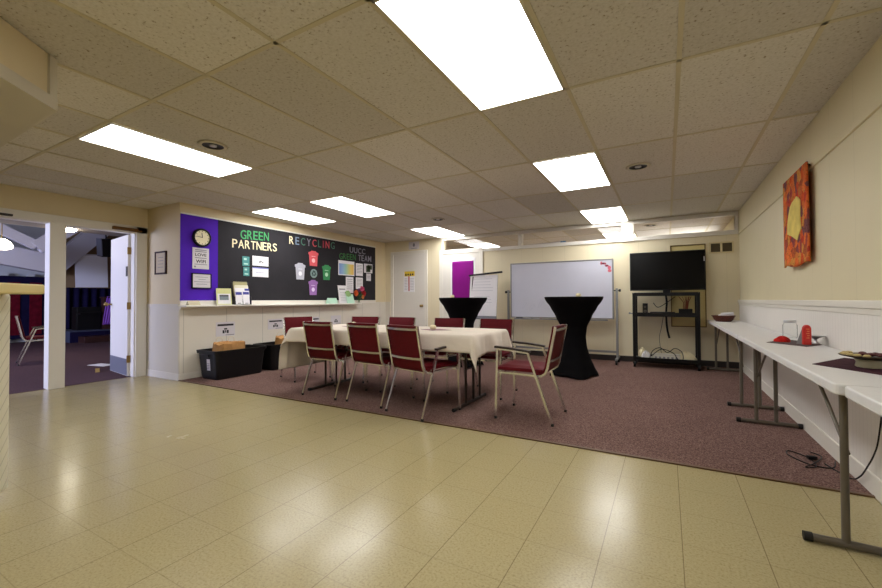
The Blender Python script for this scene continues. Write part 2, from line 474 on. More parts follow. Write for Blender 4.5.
FONT_CACHE = {}
def text_mesh(body, size, depth=0.002, bold=0.0, align='CENTER', spacing=1.0):
    cu = bpy.data.curves.new('lettering', 'FONT')
    cu.body = body; cu.size = size; cu.extrude = depth; cu.offset = bold; cu.align_x = align; cu.align_y = 'BOTTOM_BASELINE'
    cu.space_character = spacing; cu.resolution_u = 4
    t = bpy.data.objects.new('lettering', cu); COL.objects.link(t)
    dg = bpy.context.evaluated_depsgraph_get(); dg.update()
    me = bpy.data.meshes.new_from_object(t.evaluated_get(dg))
    bpy.data.objects.remove(t); bpy.data.curves.remove(cu)
    return me
def text_fit(name, body, w, h, m, parent=None, loc=(0,0,0), rot=(0,0,0), bold=0.0, depth=0.001):
    """lettering scaled in its mesh to w wide and h high, lower-left corner at loc"""
    me = text_mesh(body, 1.0, depth, bold, 'LEFT')
    xs = [v.co.x for v in me.vertices]; ys = [v.co.y for v in me.vertices]
    x0, x1, y0, y1 = min(xs), max(xs), min(ys), max(ys)
    for v in me.vertices:
        v.co.x = (v.co.x-x0)/(x1-x0)*w; v.co.y = (v.co.y-y0)/(y1-y0)*h
        v.co.z = v.co.z/max(depth, 1e-6)*depth
    me.materials.clear(); me.materials.append(m)
    for p in me.polygons: p.material_index = 0
    o = bpy.data.objects.new(name, me); COL.objects.link(o)
    o.location = loc; o.rotation_euler = rot
    if parent is not None: o.parent = parent
    return o
ON_LEFT = (PI/2, 0, PI/2)      # text plane facing +X, reading along +Y
ON_BACK = (PI/2, 0, 0)         # text plane facing -Y, reading along +X

#%% ------------------------------------------------------------------ structure
H = ZC
struct(B(XD-0.06, YR, -0.1, XR, 3.0, 0.0).build('floor', M['floor']))
struct(B(XL, 3.0, -0.1, XR, YN, 0.006).build('carpet', M['carpet']))
struct(B(-16.0, -3.0, -0.1, XD-0.06, 9.0, 0.004).build('floor_hall', M['hall_carpet']))
struct(B(XL+0.002, 2.985, 0.0, XR, 3.012, 0.010).build('trim_1', M['strip'], bevel=0.003))
ceil = struct(B(XD-0.12, YR, H, XR+0.1, YN, H+0.1).build('ceiling', M['ceiling']))
g = MB()
x = -0.5334 - 10*0.6096
while x < XR:
    if x > XD: g.box(x-0.0125, YR, H-0.004, x+0.0125, YN, H+0.01)
    x += 0.6096
y = 2.6052 - 5*1.2192
while y < YN:
    if y > YR: g.box(XD, y-0.0125, H-0.004, XR, y+0.0125, H+0.01)
    y += 1.2192
g.build('ceiling_grid', M['tbar'], ceil)

# right wall
struct(B(XR, YR, 0, XR+0.12, YN, H).build('wall_right', M['cream_right']))
struct(B(XR-0.012, YR, 0.10, XR, YB, 1.0).build('trim_2', M['wains_y']))                 # white beadboard wainscot
r = MB(); r.box(XR-0.03, YR, 1.0, XR, YB, 1.045); r.box(XR-0.02, YR, 0.965, XR, YB, 1.0)
struct(r.build('trim_3', M['white'], bevel=0.006))                                        # chair rail
struct(B(XR-0.022, YR, 0.0, XR, YB, 0.115).build('baseboard_right', M['white'], bevel=0.005))
r = MB(); r.box(XR-0.014, YR, 2.035, XR, YB, 2.05); r.box(XR-0.010, YR, 2.05, XR, YB, 2.085)
struct(r.build('trim_4', M['cream_right'], bevel=0.003))                                  # upper rail
# back wall with its transom opening (X -4.15 .. 0.93, z 2.085 .. 2.345)
TZ0, TZ1, TX0, TX1 = 2.09, 2.345, -4.15, 0.925
w = MB(); w.box(XL-0.12, YB, 0, XR, YB+0.12, TZ0); w.box(XL-0.12, YB, TZ0, TX0, YB+0.12, H); w.box(TX1, YB, TZ0, XR, YB+0.12, H); w.box(TX0, YB, TZ1, TX1, YB+0.12, H)
struct(w.build('wall_back', M['cream_back']))
def transom(n, x0, x1):
    f = MB(); a = 0.035
    f.box(x0, YB-0.022, TZ0-0.045, x1, YB+0.02, TZ0+0.02); f.box(x0, YB-0.022, TZ1-0.015, x1, YB+0.02, H-0.004)
    f.box(x0, YB-0.022, TZ0, x0+a, YB+0.10, TZ1); f.box(x1-a, YB-0.022, TZ0, x1, YB+0.10, TZ1)
    o = struct(f.build('window_%d' % n, M['white'], bevel=0.004))
    B(x0+a, YB+0.05, TZ0, x1-a, YB+0.056, TZ1).build('pane', M['pane'], o)
transom(1, -4.19, -2.46); transom(2, -2.46, -0.56); transom(3, -0.56, 0.96)
struct(B(-0.66, YB-0.035, TZ0-0.05, -0.47, YB+0.03, TZ1).build('trim_5', M['white'], bevel=0.004))
b = MB(); b.box(-4.53, YB-0.012, 0, -4.25, YB, 0.10); b.box(-3.23, YB-0.012, 0, XR, YB, 0.10); b.box(XL, YB-0.012, 0, -5.56, YB, 0.10)
struct(b.build('baseboard_back', M['dark_base'], bevel=0.004))
b = MB(); b.box(XL, YB-0.008, 0.10, -5.56, YB, 1.03)
struct(b.build('trim_6', M['wains_x']))
# left wall with the notice board, its return and the wall with the double doors
struct(B(XL-0.12, YC, 0, XL, YB, H).build('wall_left', M['cream']))
struct(B(XL, YC-0.0, 0.09, XL+0.008, YB, 1.03).build('trim_7', M['wains_l']))
struct(B(XL, 3.3, 0.0, XL+0.012, YB, 0.09).build('baseboard_left', M['dark_base']))
struct(B(XL, YC, 0.0, XL+0.012, 3.3, 0.09).build('trim_20', M['white']))
struct(B(XD-0.12, YC, 0, XL-0.12, YC+0.12, H).build('wall_return', M['cream']))
r = MB(); r.box(XD, YC-0.008, 0.09, XL, YC, 1.0); r.box(XD, YC-0.02, 1.0, XL, YC, 1.025)
struct(r.build('trim_8', M['wains_x']))
struct(B(XD, YC-0.014, 0.0, XL+0.012, YC, 0.09).build('baseboard_return', M['white']))
w = MB()
w.box(XD-0.12, 2.93, 0, XD, YC, H); w.box(XD-0.12, 1.0, 2.05, XD, 2.93, H); w.box(XD-0.12, YR, 0, XD, 1.0, H)
struct(w.build('wall_doors', M['cream']))
struct(B(XL, YR-0.12, 0, XR+0.12, YR, H).build('wall_rear', M['cream']))
struct(B(XD-0.12, YR-0.12, 0, XL, YR, H).build('wall_rear_left', M['cream']))
# door casings: post between the doorways, right jamb, lintel
r = MB()
r.box(XD-0.125, 1.935, 0, XD+0.02, 2.09, 2.03)
r.box(XD-0.125, 2.835, 0, XD-0.0, 2.94, 2.03); r.box(XD-0.02, 2.85, 0, XD+0.02, 2.985, 2.12)
r.box(XD-0.02, 0.95, 2.03, XD+0.02, 2.985, 2.125); r.box(XD-0.125, 1.0, 2.02, XD-0.0, 2.94, 2.055)
struct(r.build('trim_9', M['white'], bevel=0.004))
# room behind the transom
struct(B(XL-0.12, YN, 0, XR+0.12, YN+0.12, H).build('wall_back_room', M['cream']))
struct(B(XL-0.24, YB+0.12, 0, XL-0.12, YN, H).build('wall_back_room_left', M['cream']))
o = struct(B(XR-0.03, 9.0, 0.9, XR, 10.4, 2.05).build('window_4', M['white']))
B(XR-0.036, 9.06, 0.96, XR-0.03, 10.34, 1.99).build('pane', M['day'], o)

# ---- hall beyond the doorways
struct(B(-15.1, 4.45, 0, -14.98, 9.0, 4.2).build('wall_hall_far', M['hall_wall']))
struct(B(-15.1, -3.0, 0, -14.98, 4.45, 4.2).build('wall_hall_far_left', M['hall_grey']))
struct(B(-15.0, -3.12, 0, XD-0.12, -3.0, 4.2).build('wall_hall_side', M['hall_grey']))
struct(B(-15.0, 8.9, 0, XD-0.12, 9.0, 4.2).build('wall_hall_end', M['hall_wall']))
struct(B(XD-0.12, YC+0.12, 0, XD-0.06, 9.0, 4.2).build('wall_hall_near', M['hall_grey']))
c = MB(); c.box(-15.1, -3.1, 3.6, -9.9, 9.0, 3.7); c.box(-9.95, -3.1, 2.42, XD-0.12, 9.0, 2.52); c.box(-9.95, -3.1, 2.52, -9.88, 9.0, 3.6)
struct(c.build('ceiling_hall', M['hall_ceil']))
def beam(n, p0, p1, a=0.16, bb=0.22):
    struct(MB().tube([p0, p1], 0, rect=(a, bb)).build('trim_%d' % n, M['beam']))
beam(10, (-14.6, 4.35, 1.95), (-14.6, 5.75, 3.55))
beam(11, (-13.2, 0.5, 2.62), (-13.2, 4.0, 1.98))
beam(12, (-12.4, 3.45, 2.30), (-12.4, 4.6, 3.3), 0.08, 0.14)
beam(13, (-12.4, 1.6, 3.3), (-12.4, 3.45, 2.34), 0.06, 0.10)
o = struct(B(-11.6, -2.99, 0.7, -7.0, -2.96, 2.4).build('window_5', M['white']))
B(-11.5, -2.96, 0.8, -7.1, -2.955, 2.3).build('pane', M['day_blue'], o)

# ---- open door leaf (hinged at the right jamb, standing open into the hall)
dr = struct(B(-0.80, -0.022, 0.012, 0.0, 0.022, 2.01).build('door_3', M['white_door'], None, (XD-0.10, 2.822, 0), (0, 0, R(-8)), 0.003))
B(-0.79, -0.026, 0.02, -0.01, -0.0225, 0.25).build('kick_plate', M['kick'], dr)
h = MB()
for z in (0.25, 1.0, 1.78): h.box(-0.0, -0.03, z-0.05, 0.012, 0.03, z+0.05)
h.build('hinge', M['brass'], dr)
h = MB(); h.tube([(-0.74, -0.022, 1.02), (-0.74, -0.08, 1.02)], 0.012); h.ball((-0.74, -0.09, 1.02), 0.03)
h.build('door_knob', M['brass'], dr)
B(-0.06, -0.03, 1.42, -0.005, -0.02, 1.56).build('latch_plate', M['dark_base'], dr)
# ---- closed doors in the back wall
def back_door(n, x0, x1, top, cw=0.075):
    r = MB()
    r.box(x0-cw, YB-0.028, 0, x0, YB, top+cw); r.box(x1, YB-0.028, 0, x1+cw, YB, top+cw); r.box(x0, YB-0.028, top, x1, YB, top+cw)
    struct(r.build('trim_%d' % (13+n), M['white'], bevel=0.004))
    return struct(B(x0, YB-0.014, 0.012, x1, YB, top).build('door_%d' % n, M['white_door'], bevel=0.002))
d1 = back_door(1, -5.455, -4.62, 2.09)
k = MB(); k.lathe([(0.03, 0), (0.03, 0.008), (0.012, 0.012), (0.012, 0.04), (0.028, 0.05), (0.03, 0.065), (0.018, 0.078), (0.001, 0.08)], 16)
k.build('door_knob', M['brass'], d1, (-4.69, YB-0.014, 0.94), (PI/2, 0, 0))
d2 = back_door(2, -4.16, -3.32, 2.04, 0.085)
k = MB(); k.lathe([(0.03, 0), (0.03, 0.008), (0.012, 0.012), (0.012, 0.04), (0.028, 0.05), (0.03, 0.065), (0.018, 0.078), (0.001, 0.08)], 16)
k.build('door_knob', M['brass'], d2, (-3.39, YB-0.014, 0.94), (PI/2, 0, 0))
k = MB(); k.box(-3.97, YB-0.022, 0.92, -3.40, YB-0.014, 1.93)
k.build('door_lite', M['paper'], d2, bevel=0.003)

# ---- kitchen serving counter and its soffit (lower left foreground)
sc0 = thing('serving_counter', 'cream serving counter with diagonal beadboard front at the left foreground edge', 'counter', (0, 0, 0))
ctr = MB()
A = Vector((-3.108, 0.773)); D = Vector((0.63, -0.777)); Nn = Vector((-0.777, -0.63))
p0 = A; p1 = A + D*2.2; q1 = p1 + Nn*0.16; q0 = A + Nn*0.16
ctr.prism([tuple(p0), tuple(p1), tuple(q1), tuple(q0)], 0.05, 1.108, 'z')
ctr.build('beadboard_front', M['diag'], sc0, bevel=0.02, seg=3)
kk = MB(); a0 = A + D*0.05 + Nn*0.03; a1 = A + D*2.15 + Nn*0.03
kk.prism([tuple(a0), tuple(a1), tuple(a1+Nn*0.1), tuple(a0+Nn*0.1)], 0.0, 0.06, 'z')
kk.build('toe_kick', M['dark_base'], sc0)
C0 = Vector((-2.955, 0.862)); e1 = C0 + D*2.3
lg = MB(); lg.prism([tuple(C0), tuple(e1), tuple(e1+Nn*0.45), tuple(C0+Nn*0.45)], 1.100, 1.152, 'z')
lg.build('counter_ledge', M['ledge'], sc0, bevel=0.008)
S0 = Vector((-2.914, 0.878)); s1 = S0 + D*2.4; s2 = s1 + Vector((-2.4, 0)); s3 = S0 + Vector((-1.6, 0.03))
st = MB(); st.prism([tuple(S0), tuple(s1), tuple(s1+Vector((-1.6, -1.2))), tuple(s3+Vector((0,-1.6))), tuple(s3)], 2.14, H-0.005, 'z')
sf = struct(st.build('wall_soffit', M['cream']))
t = MB()
o_ = Vector((0.006, 0.012))
def strip(p, q, z0, z1, th=0.012):
    n = Vector((-(q-p).y, (q-p).x)).normalized()
    t.prism([tuple(p), tuple(q), tuple(q-n*th), tuple(p-n*th)], z0, z1, 'z')
def strip2(p, q, z0, z1, n, th=0.012):
    t.prism([tuple(p), tuple(q), tuple(q+n*th), tuple(p+n*th)], z0, z1, 'z')
strip2(S0, s1, 2.105, 2.17, -Nn); strip2(S0, S0 + D*0.05, 2.17, H-0.01, -Nn)
strip2(S0 + Vector((0.009, 0.0)), s3, 2.105, 2.17, Vector((0, 1)))
t.prism([tuple(S0), tuple(s1), tuple(s1+Vector((-1.6, -1.2))), tuple(s3+Vector((0,-1.6))), tuple(s3)], 2.105, 2.14, 'z')
struct(t.build('trim_16', M['soffit']))

#%% ------------------------------------------------------------------ ceiling fixtures
def ceiling_light(cx, cy, label):
    t = thing('ceiling_light', label, 'ceiling light', (cx, cy, H), 0, 'fluorescent ceiling panels')
    a, b_ = 0.2925, 0.597
    f = MB()
    for s in (-1, 1):
        f.box(s*a, -b_, -0.012, s*(a-0.012), b_, -0.0045); f.box(-a, s*b_, -0.012, a, s*(b_-0.012), -0.0045)
    f.build('frame', M['fixture'], t)
    B(-a+0.012, -b_+0.012, -0.009, a-0.012, b_-0.012, -0.005).build('diffuser', M['panel'], t)
    return t
XA, XB, XC_ = -0.8382, -3.8862, -5.1054
cl = [(XA, 1.9956, 'large bright fluorescent ceiling panel overhead, nearest in the foreground'),
      (XA, 4.434, 'fluorescent ceiling panel in the middle of the right row'),
      (XA, 6.8724, 'fluorescent ceiling panel in front of the transom above the whiteboard'),
      (XB, 1.9956, 'long fluorescent ceiling panel at the left, nearest the double doors'),
      (XB, 4.434, 'fluorescent ceiling panel just right of the one closest to the notice board wall'),
      (XC_, 4.434, 'fluorescent ceiling panel closest to the notice board wall'),
      (XB, 6.8724, 'fluorescent ceiling panel before the closed white back doors'),
      (XA, 9.3108, 'fluorescent ceiling panel seen through the middle transom glass'),
      (XB, 9.3108, 'fluorescent ceiling panel seen through the left transom glass')]
for x_, y_, lb in cl: ceiling_light(x_, y_, lb)
ceiling_light(XA, -0.443, 'unseen fluorescent ceiling panel added behind the viewpoint at the right')  # unseen pair continuing the row spacing, added to light the foreground
ceiling_light(XB, -0.443, 'unseen fluorescent ceiling panel added behind the viewpoint at the left')
def downlight(cx, cy, label):
    t = thing('recessed_downlight', label, 'downlight', (cx, cy, H), 0, 'round recessed downlights')
    m = MB(); m.lathe([(0.108, -0.0005), (0.116, -0.006), (0.092, -0.016), (0.082, -0.010)], 28, caps=False)
    m.build('trim_ring', M['fixture'], t)
    m = MB(); m.lathe([(0.083, -0.011), (0.06, -0.006), (0.055, -0.003), (0.001, -0.002)], 28, caps=False)
    m.build('reflector', M['black'], t)
    m = MB(); m.lathe([(0.03, -0.004), (0.03, -0.012), (0.001, -0.014)], 20, caps=False); m.build('bulb', M['silver'], t)
for x_, y_, lb in ((-3.375, 2.041, 'dark round recessed downlight right of the left foreground light panel'),
                   (-0.235, 4.483, 'dark round recessed downlight right of the middle light panel'),
                   (-3.269, 5.747, 'dark round recessed downlight above the flip chart door'),
                   (-0.235, 8.15, 'round recessed downlight seen through the right transom glass')): downlight(x_, y_, lb)

#%% ------------------------------------------------------------------ notice board wall
bd = thing('notice_board', 'long notice board covered in black and purple paper on the left wall', 'notice board', (XL, 3.005, 1.05))
def crinkle(y0, y1, z0, z1, seed):
    def f(u, v):
        yy = y0+(y1-y0)*u; zz = z0+(z1-z0)*v
        e = min(u, 1-u, v, 1-v)
        d = 0.014 + 0.004*math.sin(9*yy+4*zz+seed)*math.sin(6*zz-3*yy+seed*2)*min(1, e*8)
        return (d, yy, zz)
    m = MB(); m.grid(f, 40, 16)
    m.box(0.0, y0, z0, 0.009, y1, z1)
    return m
crinkle(0.0, 0.515, 0.02, 1.195, 1).build('purple_paper', M['purple'], bd)
crinkle(0.517, 4.145, 0.02, 1.195, 2.3).build('black_paper', M['blackpaper'], bd)
f = MB(); f.box(0, -0.0, 1.195, 0.024, 4.155, 1.215); f.box(0, -0.0, 0.0, 0.024, 4.155, 0.02)
f.build('frame', M['white'], bd)
# shelf under the board
sh = thing('wall_shelf', 'long white wall shelf below the notice board', 'shelf', (XL, 3.0, 0.985))
B(0.008, 0, 0, 0.165, 3.52, 0.022).build('board', M['white'], sh, bevel=0.004)
B(0.008, 0, -0.03, 0.03, 3.52, 0.0).build('cleat', M['white'], sh)
B(0.008, 0, 0.022, 0.022, 4.15, 0.062).build('back_strip', M['white'], sh)

BX = XL + 0.020     # face of the papered board
def heading(word, y0, y1, zb0, zb1, h, cols, title, extra=0.0):
    """cut-out letters, each one its own object"""
    n = len(word)
    ws = {'I': 0.35, 'N': 1.0, 'M': 1.2, 'R': 0.95, 'E': 0.85, 'L': 0.8, 'C': 1.0, 'G': 1.05, 'U': 1.0, 'T': 0.9, 'A': 1.05, 'P': 0.9, 'S': 0.85, 'Y': 0.95}
    tot = sum(ws[c] for c in word); gap = (y1-y0)*(0.14+extra)/(n-1); unit = ((y1-y0)-gap*(n-1))/tot
    y = y0
    ords = ['first', 'second', 'third', 'fourth', 'fifth', 'sixth', 'seventh', 'eighth', 'ninth']
    for i, ch in enumerate(word):
        w = ws[ch]*unit; tt = (y-y0)/(y1-y0); zb = zb0+(zb1-zb0)*tt
        cn, cm = cols[i % len(cols)]
        o = text_fit('paper_letter', ch, w, h, cm, None, (BX, y, zb), ON_LEFT, 0.004, 0.002)
        tag(o, '%s cut-out letter %s, %s of the heading %s' % (cn, ch, ords[i], title), 'letter', 'cut-out letters of the %s heading' % title)
        y += w+gap
green = ('green', mat('letter_green', (68, 160, 98), 0.8)); dgreen = ('dark green', mat('letter_dark_green', (58, 120, 62), 0.8))
creamL = ('cream', mat('letter_cream', (240, 226, 186), 0.8)); greyL = ('grey', mat('letter_grey', (140, 136, 150), 0.8))
redL = ('pink red', mat('letter_red', (216, 84, 96), 0.8)); blueL = ('blue grey', mat('letter_blue', (120, 138, 160), 0.8)); tealL = ('dull green', mat('letter_teal', (70, 116, 98), 0.8))
heading('GREEN', 3.873, 4.374, 2.018, 2.047, 0.138, [green], 'GREEN above PARTNERS')
heading('PARTNERS', 3.737, 4.53, 1.868, 1.888, 0.130, [creamL], 'PARTNERS')
heading('RECYCLING', 4.787, 5.874, 2.05, 2.075, 0.135, [creamL, blueL, ('dull green', tealL[1]), greyL, redL, ('dull green', tealL[1]), ('dark red', mat('letter_dark_red', (150, 52, 70), 0.8)), redL, tealL], 'RECYCLING', 0.16)
heading('UUCC', 6.309, 6.797, 2.055, 2.06, 0.115, [greyL], 'UUCC')
heading('GREEN', 6.007, 6.492, 1.893, 1.908, 0.122, [dgreen], 'GREEN left of TEAM')
heading('TEAM', 6.574, 7.0, 1.908, 1.913, 0.125, [greyL], 'TEAM')

def sheet(name, y0, y1, z0, z1, m, label, cat, group=None, x=None, t=0.003, lines=(), text=(), lm=None):
    """flat paper on the left wall; lines/text lie on it as a part"""
    x = BX if x is None else x
    o = B(0, 0, 0, t, y1-y0, z1-z0).build(name, m, None, (x, y0, z0))
    tag(o, label, cat, group)
    if lines:
        l = MB()
        for (a, b_, c_, d_) in lines: l.box(t, a*(y1-y0), c_*(z1-z0), t+0.0008, b_*(y1-y0), d_*(z1-z0))
        l.build('printed_lines', lm or M['greyink'], o)
    for (s, a, b_, c_, d_, mm) in text:
        text_fit('lettering', s, (b_-a)*(y1-y0), (d_-c_)*(z1-z0), mm, o, (t, a*(y1-y0), c_*(z1-z0)), ON_LEFT, 0.02, 0.0006)
    return o
# clock
ck = thing('wall_clock', 'round black wall clock with a cream dial on the purple paper', 'clock', (BX+0.002, 3.275, 1.95))
m = MB(); m.lathe([(0.128, -0.006), (0.128, 0.022), (0.118, 0.034), (0.106, 0.034), (0.102, 0.024)], 40, caps=False)
m.build('rim', M['black'], ck, (0.004, 0, 0), (0, PI/2, 0))
m = MB(); m.lathe([(0.105, 0.02), (0.0005, 0.021)], 40, caps=False); m.build('dial', M['wax'], ck, (0.004, 0, 0), (0, PI/2, 0))
for i in range(12):
    a = 2*PI*i/12; MB().rbox((0.0265, 0.088*math.sin(a), 0.088*math.cos(a)), (0.0006, 0.003, 0.008), (-a, 0, 0)).build('hour_mark', M['ink'], ck)
m = MB(); m.rbox((0.028, -0.004, 0.032), (0.0006, 0.004, 0.034), (R(7), 0, 0)); m.build('hour_hand', M['ink'], ck)
m = MB(); m.rbox((0.029, -0.04, 0.006), (0.0006, 0.042, 0.003), (R(-8), 0, 0)); m.build('minute_hand', M['ink'], ck)
sheet('poster', 3.155, 3.384, 1.512, 1.806, M['paper2'], 'pale poster with the words LOVE and WIFI below the clock', 'poster',
      lines=[(0.15, 0.85, 0.88, 0.92), (0.15, 0.85, 0.80, 0.84), (0.15, 0.85, 0.50, 0.54), (0.12, 0.88, 0.20, 0.23), (0.1, 0.2, 0.06, 0.14)],
      text=[('LOVE', 0.16, 0.84, 0.60, 0.74, M['ink']), ('WIFI', 0.2, 0.8, 0.28, 0.44, M['ink'])])
fr = thing('framed_notice', 'black framed white notice at the bottom of the purple paper', 'framed notice', (BX, 3.143, 1.24))
m = MB(); W_, H_ = 0.27, 0.21
m.box(0, 0, 0, 0.018, W_, 0.012); m.box(0, 0, H_-0.012, 0.018, W_, H_); m.box(0, 0, 0, 0.018, 0.012, H_); m.box(0, W_-0.012, 0, 0.018, W_, H_)
m.build('frame', M['black'], fr)
B(0.002, 0.012, 0.012, 0.012, W_-0.012, H_-0.012).build('sheet', M['paper2'], fr)
m = MB()
for i, (a, b_) in enumerate(((0.05, 0.22), (0.09, 0.19), (0.03, 0.25), (0.06, 0.21))): m.box(0.012, a, 0.155-i*0.033, 0.0128, b_, 0.161-i*0.033)
m.build('printed_lines', M['greyink'], fr)
teal = mat('teal_card', (72, 140, 138), 0.7)
tl2 = mat('pale_teal_print', (176, 214, 206), 0.7)
sheet('teal_card', 3.903, 4.022, 1.604, 1.752, teal, 'upper small teal card below the word PARTNERS', 'card', 'teal cards on the board', lines=[(0.2, 0.6, 0.62, 0.82), (0.2, 0.8, 0.15, 0.3)], lm=tl2)
sheet('teal_card', 3.920, 4.022, 1.45, 1.589, teal, 'lower small teal card below the word PARTNERS', 'card', 'teal cards on the board', lines=[(0.2, 0.6, 0.62, 0.82), (0.2, 0.8, 0.15, 0.3)], lm=tl2)
sheet('white_card', 4.074, 4.366, 1.623, 1.776, M['paper'], 'upper white card with small black logo lettering beside the teal cards', 'card', 'white cards on the board', text=[('iPe', 0.40, 0.68, 0.30, 0.55, M['ink'])])
bluep = mat('blue_lilac_print', (120, 122, 190), 0.7)
sheet('white_card', 4.075, 4.366, 1.446, 1.597, M['paper'], 'lower white card with a blue top edge beside the teal cards', 'card', 'white cards on the board', lines=[(0.0, 1.0, 0.88, 1.0), (0.25, 0.3, 0.42, 0.52), (0.35, 0.7, 0.45, 0.48)], lm=bluep)
def bin_cut(y0, y1, z0, z1, m, col):
    w, h = y1-y0, z1-z0
    poly = [(0.14*w, 0), (0.86*w, 0), (0.93*w, 0.74*h), (1.0*w, 0.76*h), (1.0*w, 0.88*h), (0.93*w, 0.90*h), (0.78*w, 0.94*h), (0.72*w, h), (0.30*w, h), (0.24*w, 0.94*h), (0.07*w, 0.90*h), (0.0, 0.88*h), (0.0, 0.76*h), (0.07*w, 0.74*h)]
    k = MB().prism(poly, 0, 0.003, 'x').build('paper_bin', m, None, (BX, y0, z0))
    tag(k, '%s paper cut-out of a wheeled bin in the recycling display' % col, 'paper cut-out', 'bin cut-outs on the board')
    e = MB(); e.prism([(w*0.5+0.17*w*math.cos(a*PI/8), h*0.36+0.17*w*math.sin(a*PI/8)) for a in range(16)], 0.003, 0.0038, 'x')
    e.box(0.003, 0.3*w, 0.62*h, 0.0038, 0.7*w, 0.65*h)
    e.build('emblem', mat('pale_'+col.replace(' ', '_'), {'red': (248, 200, 200), 'grey': (236, 236, 242), 'green': (190, 230, 200), 'lilac': (232, 214, 240)}[col], 0.8), k)
bin_cut(5.21, 5.451, 1.703, 1.981, mat('bin_red', (222, 92, 100), 0.8), 'red')
bin_cut(4.905, 5.14, 1.44, 1.734, mat('bin_grey', (186, 186, 198), 0.8), 'grey')
bin_cut(5.544, 5.772, 1.458, 1.746, mat('bin_green', (58, 140, 86), 0.8), 'green')
bin_cut(5.21, 5.436, 1.167, 1.444, mat('bin_lilac', (156, 110, 178), 0.8), 'lilac')
rw, rh = 0.085, 0.085
em = MB()
em.prism([(0.083*math.cos(i*PI/16), 0.083*math.sin(i*PI/16)) for i in range(32)], 0, 0.003, 'x')
o = em.build('recycling_emblem', mat('emblem_grey', (128, 150, 146), 0.8), None, (BX, 5.34, 1.565))
tag(o, 'round grey green recycling emblem between the four paper bins', 'emblem')
e = MB()
for i in range(3):
    a = i*2*PI/3
    def rp(x_, z_): return (x_*math.cos(a)-z_*math.sin(a), x_*math.sin(a)+z_*math.cos(a))
    e.prism([rp(-0.05, -0.040), rp(0.015, -0.040), rp(0.015, -0.052), rp(0.042, -0.03), rp(0.015, -0.008), rp(0.015, -0.020), rp(-0.038, -0.020)], 0.003, 0.0042, 'x')
e.build('arrows', mat('emblem_dark', (44, 66, 66), 0.8), o)
L6 = [(0.12, 0.88, 0.84-0.12*i, 0.87-0.12*i) for i in range(6)]
ch_ = sheet('chart', 5.977, 6.447, 1.573, 1.869, M['paper'], 'wide rainbow coloured chart below the dark green GREEN', 'chart')
MB().add([(0.0035, 0.02, 0.02), (0.0035, 0.45, 0.02), (0.0035, 0.45, 0.276), (0.0035, 0.02, 0.276)], [(0,1,2,3)]).build('colour_columns', None or M['chart'], ch_)
sheet('printed_page', 6.493, 6.713, 1.583, 1.848, M['paper'], 'white printed page right of the rainbow chart', 'page', 'pages on the board', lines=L6)
sheet('photograph', 6.752, 7.036, 1.663, 1.86, M['paper2'], 'dark green photograph at the upper right end of the board', 'photograph', lines=[(0.25, 0.75, 0.1, 0.8), (0.4, 0.95, 0.4, 0.9)], lm=mat('photo_green', (60, 72, 44), 0.7))
sheet('caption_slip', 6.831, 6.984, 1.49, 1.65, M['paper2'], 'small white slip below the green photograph', 'slip', lines=[(0.2, 0.8, 0.6, 0.64), (0.2, 0.8, 0.4, 0.44)])
sheet('printed_page', 6.191, 6.415, 1.218, 1.547, M['paper'], 'white printed page directly below the rainbow chart', 'page', 'pages on the board', lines=L6)
sheet('printed_page', 6.493, 6.712, 1.307, 1.549, M['paper'], 'white printed page above the flowers', 'page', 'pages on the board', lines=L6)
# signs under the shelf
WX = XL + 0.008
for (y0, y1, z0, z1, lb) in ((3.497, 3.791, 0.546, 0.753, 'white bin sign under the shelf above the tub holding the big paper bag'),
                             (4.368, 4.663, 0.593, 0.76, 'white bin sign under the shelf, second from the left'),
                             (5.235, 5.49, 0.585, 0.76, 'white bin sign partly hidden by the chair at the table end'),
                             (5.785, 6.06, 0.602, 0.77, 'white bin sign under the far right end of the shelf')):
    sheet('bin_sign', y0, y1, z0, z1, M['paper2'], lb, 'sign', 'bin signs under the shelf', x=WX, t=0.003,
          lines=([] if y0 > 5.7 else [(0.08, 0.92, 0.72, 0.86)]) + [(0.42, 0.58, 0.46, 0.56), (0.34, 0.44, 0.2, 0.42), (0.47, 0.53, 0.24, 0.42), (0.56, 0.66, 0.2, 0.42), (0.5, 0.95, 0.06, 0.09)], lm=M['ink'])
# small picture on the return wall
pf = thing('picture_frame', 'small dark framed certificate on the narrow cream wall beside the doors', 'picture frame', (-6.16, YC, 1.6))
m = MB(); a, b_ = 0.145, 0.16
m.box(-a, -0.02, -b_, a, 0, -b_+0.022); m.box(-a, -0.02, b_-0.022, a, 0, b_); m.box(-a, -0.02, -b_, -a+0.022, 0, b_); m.box(a-0.022, -0.02, -b_, a, 0, b_)
m.build('frame', M['darkwood'], pf)
B(-a+0.022, -0.012, -b_+0.022, a-0.022, -0.004, b_-0.022).build('sheet', mat('aged_paper', (206, 190, 160), 0.7), pf)
m = MB()
for i in range(4): m.box(-0.07, -0.0128, 0.07-i*0.045, 0.07, -0.012, 0.076-i*0.045)
m.build('printed_lines', M['greyink'], pf)

